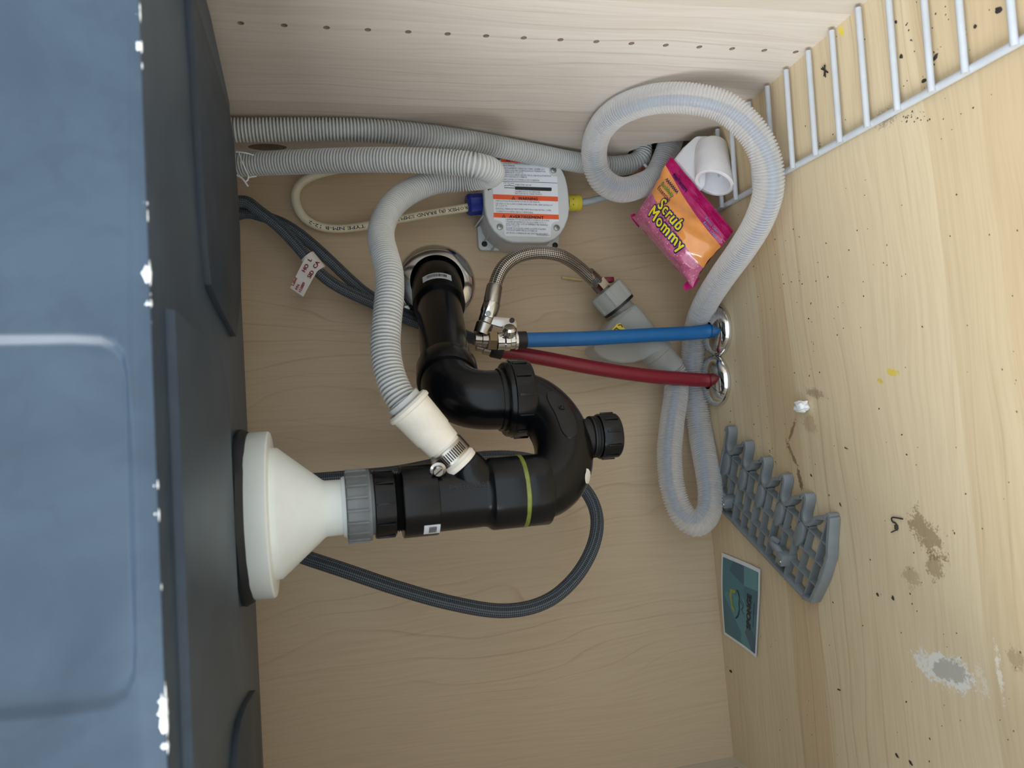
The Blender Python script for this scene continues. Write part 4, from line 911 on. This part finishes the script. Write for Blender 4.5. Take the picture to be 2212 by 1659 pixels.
o = link('power_cord', tube(pcord, 0.0042, 0.004, 16, smooth=4).mesh('power_cord', [MT['cord']]), None, pcord[4]); tag(o, 'thin grey power cord from the yellow clamp to the cut-out', 'cord')
pl2 = thing('cord_label', 'small brown and white sticker flag on the cord behind the milky loop', 'label', at(1375, 378, .05))
mb = MB().prism([at(u, v, dd) for u, v, dd in ((1352, 393, .050), (1362, 380, .050), (1390, 357, .048), (1395, 363, .048), (1378, 380, .05))], (0, 0.0005, 0)); link('flag', mb.mesh('flag', [M('brown label', (120, 66, 50), 0.5, var=0.4, vscale=300)], 0), pl2)
mb = MB().prism([at(u, v, .0485) for u, v in ((1389, 356), (1394, 353), (1399, 359), (1395, 363))], (0, 0.0006, 0)); link('white_end', mb.mesh('white_end', [MT['label']], 0), pl2)
# ------------------------------------------------------------------ sponge packet
QA, QB, QC, QD = at(1450, 338, .098), at(1584, 498, .145), at(1366, 470, .064), at(1497, 622, .102)
sp_root = thing('sponge_packet', 'pink and orange film packet of a pink sponge leaning in the corner', 'sponge', QB)
bn_ = (QB-QA).cross(QC-QA).normalized(); bn_ = bn_ if bn_.dot(CAM-QA) > 0 else -bn_
def sstep(x): x = max(0, min(1, x)); return x*x*(3-2*x)
def bagp(s, t, side=1, lift=0.0):
    a = QC.lerp(QA, t); b = QD.lerp(QB, t); p = a.lerp(b, s)
    bs_ = max(0, math.sin(math.pi*max(0, min(1, s))))**0.42; bt = sstep(t/0.20)**0.45*(1-sstep((t-0.42)/0.46))
    w_ = 0.021*bs_*bt
    cr = 0.0006*math.sin(23*s+9*t)+0.0005*math.sin(31*t-14*s+2)*(1 if t < 0.8 else 0.4)
    rd = 0.0007*math.sin(2*math.pi*(t-0.8)/0.026) if t > 0.86 else 0
    # long side edges pull in where the packet is full
    p = p+(QB-QA)*(0.03*(0.5-s)*bt*2)
    return p+bn_*((w_*side if side > 0 else -w_*0.72)+(cr+rd)*side+lift*side+0.0004*side)
tb1 = lambda s: 0.86-0.14*s-0.04*math.sin(math.pi*s)
tb2 = lambda s: 0.48-0.17*s
def bag_zone(name, ta, tb, mat, parent, n=44, k=26, side=1):
    mb = MB(); vs = [bagp(i/n, ta(i/n)+(tb(i/n)-ta(i/n))*j/k, side) for i in range(n+1) for j in range(k+1)]
    mb.add(vs, [(i*(k+1)+j, i*(k+1)+j+1, (i+1)*(k+1)+j+1, (i+1)*(k+1)+j) for i in range(n) for j in range(k)])
    return link(name, mb.mesh(name, [mat], 70), parent)
one = lambda s: 1.0; zero = lambda s: 0.0
hdz = bag_zone('seal_strip', tb1, one, MT['magenta'], sp_root, k=60)
orz = bag_zone('print_panel', tb2, tb1, MT['orange_film'], sp_root)
spz = bag_zone('sponge', zero, tb2, MT['sponge'], sp_root)
bag_zone('back_film', zero, one, MT['magenta'], sp_root, side=-1)
for cst in (((1372, 462), (1362, 464), (1366, 474), (1380, 492), (1384, 478)), ((1494, 598), (1476, 618), (1480, 628), (1500, 622), (1512, 600))):
    d0 = .060 if cst[0][0] < 1400 else .094
    mb = MB().prism([at(u, v, d0) for u, v in cst], bn_*0.0012); link('seal_corner', mb.mesh('seal_corner', [MT['magenta']], 0), sp_root)
LAB = (QB-QA).length; LAC = (QA-QC).length
def bmap(s0, t0, lift): return lambda x, y: bagp(s0+x/LAB, t0+y/LAC, 1, lift)
def logo(parent, name, items, mat, lift):
    mb = MB()
    for txt, s0, t0, size, width, off in items:
        v, f = densify(*text_geo(txt, size, offset=off, res=3, spacing=1.16)); x0 = min(a for a, b in v)+off; x1 = max(a for a, b in v)-off; q = width/(x1-x0); fn = bmap(s0, t0, lift)
        mb.add([fn((x-x0)*q, y) for x, y in v], f)
    return link(name, mb.mesh(name, [mat], 0, recalc=False), parent)
logo(orz, 'logo_outline', [('Scrub', .25, .41, .0172, .043, .0019), ('Mommy', .215, .235, .0182, .064, .0019)], MT['navy'], 0.0008)
logo(orz, 'logo_fill', [('Scrub', .25, .41, .0172, .043, .0005), ('Mommy', .215, .235, .0182, .064, .0005)], MT['yellow_ink'], 0.0013)
logo(orz, 'brand_outline', [('ScrubDaddy', .10, .64, .0056, .023, .0006)], MT['navy'], 0.0006)
logo(orz, 'brand_fill', [('ScrubDaddy', .10, .64, .0056, .023, .0001)], MT['lime_ink'], 0.0014)
logo(orz, 'range_name', [('Essentials', .10, .565, .0066, .025, .0001)], MT['navy'], 0.0008)
mb = MB(); zz = [(.10+.013*i, .725+(.035 if i % 2 else 0)) for i in range(17)]
for (s0, t0), (s1, t1) in zip(zz, zz[1:]): mb.add([bagp(s0, t0-.012, 1, .0008), bagp(s1, t1-.012, 1, .0008), bagp(s1, t1+.012, 1, .0008), bagp(s0, t0+.012, 1, .0008)], [(0, 1, 2, 3)])
link('zigzag', mb.mesh('zigzag', [MT['navy']], 0, recalc=False), orz)
logo(hdz, 'header_print', [('FlexTexture', .14, .835, .0062, .026, .0003)], MT['navy'], 0.0012)
logo(hdz, 'header_print', [('Resists Odors', .70, .80, .0046, .024, .0001), ('Rinses Clean', .72, .74, .0046, .024, .0001)], MT['lilac_ink'], 0.0012)
# ------------------------------------------------------------------ white curved plastic piece
wp = thing('plastic_bracket', 'glossy white curved plastic piece standing behind the sponge packet', 'bracket', at(1540, 400, .105))
wa, wb = at(1535, 318, .112), at(1543, 396, .132); wax = (wb-wa); wl_ = wax.length; wax.normalize()
we1 = (R0-wax*R0.dot(wax)).normalized(); we2 = wax.cross(we1); we2 = we2 if we2.dot(R2) < 0 else -we2
n = 40; rings = []
for (t, ro) in ((0, .0160), (0.0, .0172), (0.003, .0182), (wl_, .0202)):
    rg = []
    for k in range(n):
        a = 2*math.pi*k/n; skew = (0.007*math.cos(a-0.3)) if t == wl_ else 0
        rg.append(wa+wax*(t+skew)+(we1*math.cos(a)+we2*math.sin(a))*ro*(1.0 if t < wl_ else 1.0))
    rings.append(rg)
inn = []
for (t, ri) in ((wl_, .0160), (0.006, .0140)):
    inn.append([wa+wax*(t+(0.007*math.cos(2*math.pi*k/n-0.3) if t == wl_ else 0))+(we1*math.cos(2*math.pi*k/n)+we2*math.sin(2*math.pi*k/n))*ri for k in range(n)])
allr = rings+inn; vs_ = [p for r in allr for p in r]; mb = MB()
mb.add(vs_, [(i*n+k, i*n+(k+1) % n, (i+1)*n+(k+1) % n, (i+1)*n+k) for i in range(len(allr)-1) for k in range(n)]+[tuple(range(n)), tuple(range((len(allr)-1)*n, len(allr)*n))])
link('socket', mb.mesh('socket', [MT['white_plastic']], 45, 0.0008), wp)
mb = MB().prism([at(u, v, dd) for u, v, dd in ((1530, 293, .116), (1506, 294, .114), (1482, 316, .104), (1458, 346, .098), (1466, 392, .100), (1506, 424, .112), (1524, 400, .122))], (0, 0.004, 0.002)); link('wing', mb.mesh('wing', [MT['white_plastic']], 40, 0.0012), wp)
# ------------------------------------------------------------------ wire rack on the cabinet bottom
wr = thing('wire_rack', 'grey coated wire rack strip lying along the cabinet side', 'rack', (-0.09, -0.10, 0))
RR = 0.0026
bar = [Vector((-0.0885, -0.095, 0.0034)), Vector((-0.0965, -0.27, 0.0034)), Vector((-0.1065, -0.48, 0.0034)), Vector((-0.111, -0.585, 0.0034))]
link('bar', tube(bar, 0.0030, 0.02, 14).mesh('bar', [MT['rack']]), wr)
def barx(y):
    for a, b in zip(bar, bar[1:]):
        if b.y <= y <= a.y or y > bar[0].y: return a.x+(b.x-a.x)*(y-a.y)/(b.y-a.y)
    return bar[-1].x
RZ = 0.0034+0.0030+0.0018
lower = [(1560, 452), (1590, 433), (1630, 411), (1671, 391), (1713, 368), (1762, 338), (1814, 306), (1873, 272), (1938, 235), (2012, 194), (2084, 152), (2190, 90)]
for i, (u, v) in enumerate(lower):
    p = atz(u, v, RZ); y = max(p.y, -0.58); a = Vector((barx(y)-0.0035, y, RZ)); b = Vector((-0.0045, y-0.003, RZ-0.002))
    mb = tube([b, a.lerp(b, 0.5), a], lambda t: RR, 0.02, 12)
    link('rung', mb.mesh('rung', [MT['rack']]), wr)
for k in range(1):
    y = -0.548; link('rung', tube([Vector((-0.0045, y, RZ-0.002)), Vector((-0.06, y, RZ)), Vector((barx(y)-0.0035, y, RZ))], RR, 0.02, 12).mesh('rung', [MT['rack']]), wr)
# ------------------------------------------------------------------ grey rack insert with a row of tines
def c6(x, y, z=0.0): return atz(1400+x*0.2893, 840+y*0.2893, z)
HZ = 0.009
O_, P_, Q_, S_ = c6(512, 862, HZ), c6(1160, 1548, HZ), c6(1350, 935, HZ), c6(598, 280, HZ)
for p in (O_, P_, Q_, S_): p.z = 0.0006
O_.y = min(O_.y, -0.012)
def G(s, t): return O_.lerp(P_, s).lerp(S_.lerp(Q_, s), t)
ti = thing('rack_insert', 'grey plastic dish rack insert with wavy tines lying flat', 'rack insert', G(0.5, 0.3))
GP = [MT['grey_plastic']]
link('rail', MB().strip([G(0, 0), G(0.25, 0), G(0.5, 0), G(0.75, 0), G(1, 0)], 0.0100, 0.0036).mesh('rail', GP, 30, 0.0006), ti)
link('rail', MB().strip([G(1, 0), G(1.07, 0.04), G(1.09, 0.35), G(1.085, 0.62), G(1.06, 0.74), G(1.02, 0.99)], 0.0110, 0.0046).mesh('rail', GP, 30, 0.0008), ti)
link('rail', MB().strip([G(0, 0), G(-0.03, 0.25), G(-0.015, 0.6), G(0.0, 0.97)], 0.0100, 0.0026).mesh('rail', GP, 30, 0.0006), ti)
for i in range(6):
    s = 0.0+i*0.2
    pts = [G(s-0.012, 0.93), G(s, 1.0), G(s+0.022, 0.985), G(s+0.032, 0.90), G(s+0.032, 0.80), G(s+0.052, 0.735), G(s+0.085, 0.735)]
    if i < 5: pts += [G(s+0.118, 0.80), G(s+0.125, 0.87), G(s+0.155, 0.90), G(s+0.188, 0.94)]
    else: pts = [G(s-0.012, 0.93), G(s-0.005, 1.0), G(s+0.02, 0.995)]
    link('tine', MB().strip(smooth_pts([p for p in catmull(pts, 0.0025)[0]], 2), 0.0105, 0.0034).mesh('tine', GP, 40, 0.0007), ti)
    link('cross_rib', MB().strip([G(s+0.002, 0.0), G(s+0.0, 0.96)], 0.0085, 0.0016).mesh('cross_rib', GP, 30), ti)
    if i < 5: link('cross_rib', MB().strip([G(s+0.10, 0.0), G(s+0.092, 0.72)], 0.0075, 0.0014).mesh('cross_rib', GP, 30), ti)
for t in (0.21, 0.45, 0.69):
    link('long_rib', MB().strip([G(-0.01, t), G(0.35, t), G(0.7, t), G(1.06, t)], 0.0080, 0.0014).mesh('long_rib', GP, 30), ti)
for i in range(5):
    s = 0.035+i*0.2; out = []
    for k in range(20):
        a = 2*math.pi*k/20; out.append(G(s+0.032*math.cos(a), 0.56+0.145*math.sin(a)))
    link('leaf_pad', MB().prism(out, (0, 0, 0.0095)).mesh('leaf_pad', GP, 40, 0.0012), ti)
for (s, t) in ((0.07, 0.20), (0.72, 0.22)):
    cp_ = link('clip', MB().box(G(s+0.07, t-0.02)+ez*0.0085, 0.0052, 0.0060, 0.0085, G(1, 0)-G(0, 0), ez.cross(G(1, 0)-G(0, 0)), ez).mesh('clip', GP, 30, 0.0012), ti)
    a, b = G(s-0.04, t+0.05)+ez*0.0125, G(s+0.06, t)+ez*0.0125; ln = (b-a).length
    link('pivot_pin', MB().lathe(a, b-a, [(0, 0), (0, 0.0036), (ln, 0.0036), (ln, 0)], 18).mesh('pivot_pin', GP), cp_)
    link('hook', tube([G(s-0.05, t-0.05)+ez*0.008, G(s-0.06, t+0.03)+ez*0.012, G(s-0.04, t+0.10)+ez*0.014, G(s+0.0, t+0.11)+ez*0.013], 0.0026, 0.002, 10).mesh('hook', GP), cp_)
    link('clip_screw', MB().lathe(G(s+0.085, t-0.035)+ez*0.0168, ez, [(0, 0.0), (0, 0.0022), (0.0012, 0.0018), (0.0012, 0)], 14).mesh('clip_screw', [MT['screw']]), cp_)
# ------------------------------------------------------------------ printed card
CA, CB, CC, CD = atz(1556, 1194, 0.003), atz(1643, 1230, 0.004), atz(1563, 1370, 0.002), atz(1634, 1421, 0.003)
CA.y = min(CA.y, -0.003); CC.y = min(CC.y, -0.003)
cr_ = thing('printed_card', 'teal printed card with white border lying by the back panel', 'card', (CA+CD)/2)
def cardp(a, b, h=0.0):
    p = CA.lerp(CB, a).lerp(CC.lerp(CD, a), b); p.z = 0.0012+0.007*max(0, a-0.55)**1.5+0.004*max(0, 0.3-b)*a+0.002*(1-a)*abs(math.sin(math.pi*b))+h
    return p
def card_patch(name, a0, a1, b0, b1, h, mat, parent):
    n = 14; mb = MB(); vs = [cardp(a0+(a1-a0)*i/n, b0+(b1-b0)*j/n, h) for i in range(n+1) for j in range(n+1)]
    vs += [p-ez*0.0004 for p in vs[:]]; m_ = (n+1)**2; fs_ = []
    for i in range(n):
        for j in range(n):
            q = (i*(n+1)+j, i*(n+1)+j+1, (i+1)*(n+1)+j+1, (i+1)*(n+1)+j); fs_ += [q, tuple(m_+x for x in reversed(q))]
    mb.add(vs, fs_); return link(name, mb.mesh(name, [mat], 60, recalc=True), parent)
sh = card_patch('sheet', 0, 1, 0, 1, 0, MT['label'], cr_)
pr = card_patch('print_area', 0.045, 0.955, 0.045, 0.965, 0.00045, MT['card'], cr_)
wx, wy = (CC-CA).length, (CB-CA).length
def cmap(a0, b0): return lambda x, y: cardp(a0-y/wy, b0-x/wx, 0.0009)     # reads from the bottom of the picture upwards
mb = MB(); fit_text(mb, 'SPONGE', 0.0135, 0.040, cmap(0.80, 0.74), bold=0.0007)
wvs = [(0.40, 0.70), (0.46, 0.66), (0.50, 0.58), (0.49, 0.50), (0.50, 0.44), (0.47, 0.38), (0.42, 0.36)]
for (a0, b0), (a1, b1) in zip(wvs, wvs[1:]):
    p, q = cardp(a0, b0, .0009), cardp(a1, b1, .0009); n_ = (q-p).normalized().cross(ez)*0.0009; mb.add([p-n_, q-n_, q+n_, p+n_], [(0, 1, 2, 3)])
for (a0, b0), (a1, b1) in (((0.52, 0.47), (0.60, 0.52)), ((0.60, 0.52), (0.55, 0.56)), ((0.55, 0.56), (0.62, 0.60)), ((0.54, 0.44), (0.62, 0.50)), ((0.88, 0.40), (0.88, 0.68))):
    p, q = cardp(a0, b0, .0009), cardp(a1, b1, .0009); n_ = (q-p).normalized().cross(ez)*0.0004; mb.add([p-n_, q-n_, q+n_, p+n_], [(0, 1, 2, 3)])
link('black_print', mb.mesh('black_print', [MT['ink']], 0, recalc=False), pr)
mb = MB(); yv = [(0.26, 0.38), (0.24, 0.46), (0.28, 0.56), (0.30, 0.62), (0.38, 0.64), (0.37, 0.60), (0.32, 0.57), (0.30, 0.48), (0.31, 0.42), (0.38, 0.41), (0.40, 0.37)]
mb.add([cardp(a, b, .0008) for a, b in yv], [(0, 1, 8, 9), (0, 9, 10), (1, 2, 7, 8), (2, 3, 6, 7), (3, 4, 5, 6)]); link('yellow_print', mb.mesh('yellow_print', [M('faded yellow print', (150, 160, 70), 0.5)], 0, recalc=False), pr)
# ------------------------------------------------------------------ foam crumb and loose bits
mb = MB(); fc = atz(1730, 878, 0.006)
bm = bmesh.new(); bmesh.ops.create_icosphere(bm, subdivisions=4, radius=1.0)
for v in bm.verts:
    nv = noise.noise(v.co*1.7+Vector((3, 1, 7)))*0.42+noise.noise(v.co*4.5)*0.13; v.co = v.co*(1+nv)
    v.co = Vector((v.co.x*0.0055, v.co.y*0.0115*(1-0.25*(v.co.y < -0.4)), max(-0.0045, v.co.z*0.0058)))
me_ = bpy.data.meshes.new('foam_crumb'); bm.to_mesh(me_); bm.free(); me_.materials.append(MT['foam']); me_.shade_smooth()
me_.transform(Matrix.Translation(Vector((fc.x, fc.y, 0.0048))))
tag(link('foam_crumb', me_, None, (fc.x, fc.y, 0)), 'white crumb of foam on the stained cabinet bottom', 'crumb')
mb = tube([at(1213, 599, .0015), at(1235, 602, .0030), at(1258, 605, .0018)], 0.0016, 0.003, 8); o = link('wood_splinter', mb.mesh('wood_splinter', [MT['straw']]), None, at(1235, 602, .002)); tag(o, 'pale tan splinter stuck to the back panel under the steel hose', 'splinter')
w_ = [(1928, 1122), (1927, 1119), (1950, 1121)]; 
mb = tube([atz(1950, 1121, .001), atz(1928, 1118, .0012), atz(1927, 1126, .0012), atz(1936, 1132, .001), atz(1938, 1146, .001)], 0.0006, 0.001, 6); mb = tube([atz(1936, 1134, .001), atz(1937, 1143, .001)], 0.0016, 0.001, 6, mb=mb); mb = tube([atz(1938, 1144, .001), atz(1925, 1150, .001)], 0.0005, 0.001, 6, mb=mb)
tag(link('wire_scrap', mb.mesh('wire_scrap', [MT['debris']]), None, atz(1935, 1132, 0)), 'bent dark wire scrap beside the brown stain', 'scrap')
mb = MB()
for k in range(7):
    a = random.uniform(-0.5, 0.9); c = Vector(atz(1781, 152, 0.0012)); d_ = Vector((math.cos(a), math.sin(a), 0.2*random.random()))*0.0045
    tube([c-d_+Vector((random.uniform(-.002, .002), random.uniform(-.001, .001), 0)), c+d_], 0.0005, 0.002, 5, mb=mb)
tag(link('lint_tuft', mb.mesh('lint_tuft', [MT['debris']]), None, atz(1781, 152, 0)), 'small black tuft of lint between two rack rungs', 'lint')
def bit(u, v, lu, lv, ang, name='dirt_fleck', lab='small dark fleck of dirt on the cabinet bottom', h=0.0008):
    c = atz(u, v, 0); nn = 9; e1 = Vector((math.cos(ang), math.sin(ang), 0)); e2 = Vector((-math.sin(ang), math.cos(ang), 0)); r = [random.uniform(0.7, 1.15) for _ in range(nn)]
    lo_ = [c+e1*lu*r[k]*math.cos(2*math.pi*k/nn)+e2*lv*r[k]*math.sin(2*math.pi*k/nn)+ez*0.0001 for k in range(nn)]
    hi_ = [c+(p-c)*0.55+ez*h for p in lo_]; mb = MB(); mb.add(lo_+hi_, [(k, (k+1) % nn, nn+(k+1) % nn, nn+k) for k in range(nn)]+[tuple(range(nn, 2*nn))]); return mb
big = [(2020, 125, .0038, .0022, 1.9, 'between the rack rungs, the largest one'), (2013, 141, .0030, .0013, 1.4, 'beside a rack rung, long and narrow'), (1947, 122, .0022, .0019, 0.2, 'left of the largest one inside the rack'), (2157, 21, .0036, .0022, 1.2, 'nearest the top right corner inside the rack'), (1996, 175, .0026, .0016, 1.3, 'against a rack rung near the bar'), (1579, 1450, .0040, .0020, 1.7, 'by the back panel below the teal card'), (1936, 47, .0016, .0012, 0.6, 'high between two rack rungs'), (2107, 57, .0016, .0014, 0.5, 'small, in the bright rack field'), (1813, 1490, .0028, .0007, 1.6, 'thin and upright below the card'), (1753, 1027, .0024, .0007, 0.8, 'thin, right of the rack insert tines'), (1816, 1090, .0026, .0006, 0.5, 'thin and slanted beyond the rack insert end'), (1828, 968, .0026, .0005, 1.2, 'hooked and thin, above the brown stain'), (1938, 1632, .0026, .0014, 0.8, 'lower left of a pair at the picture bottom'), (1968, 1648, .0026, .0016, 0.9, 'lower right of a pair at the picture bottom'), (1896, 1284, .0020, .0014, 0.7, 'left of a pair under the brown stain'), (1929, 1292, .0022, .0018, 0.2, 'right of a pair under the brown stain')]
for u, v, a, b, g, tx in big:
    c = atz(u, v, 0); o = link('dirt_fleck', bit(u, v, a, b, g).mesh('dirt_fleck', [MT['debris']], 0), None, c); tag(o, 'dark dirt fleck '+tx, 'dirt', 'dark flecks on the cabinet bottom')
mb = MB(); rs = random.Random(5)
spots = [(rs.uniform(1570, 2205), rs.uniform(20, 1650)) for _ in range(150)]+[(rs.gauss(1700, 70), rs.gauss(640, 90)) for _ in range(40)]+[(rs.gauss(2000, 60), rs.gauss(90, 60)) for _ in range(26)]+[(rs.gauss(1660, 40), rs.gauss(960, 60)) for _ in range(30)]+[(rs.gauss(1960, 30), rs.gauss(250, 12)) for _ in range(30)]
for u, v in spots:
    p = atz(u, v, 0)
    if p.x > -0.006 or p.y > -0.006 or p.x < -W+0.005 or p.y < -0.58: continue
    s = rs.choice((0.0003, 0.0004, 0.0005, 0.0007)); b_ = bit(u, v, s*rs.uniform(1, 1.6), s, rs.uniform(0, 3), h=0.0003); mb.add(b_.v, b_.f)
o = link('dust_specks', mb.mesh('dust_specks', [MT['debris']], 0)); o['kind'] = 'stuff'; tag(o, 'fine dark specks of dust scattered over the cabinet bottom', 'dust')
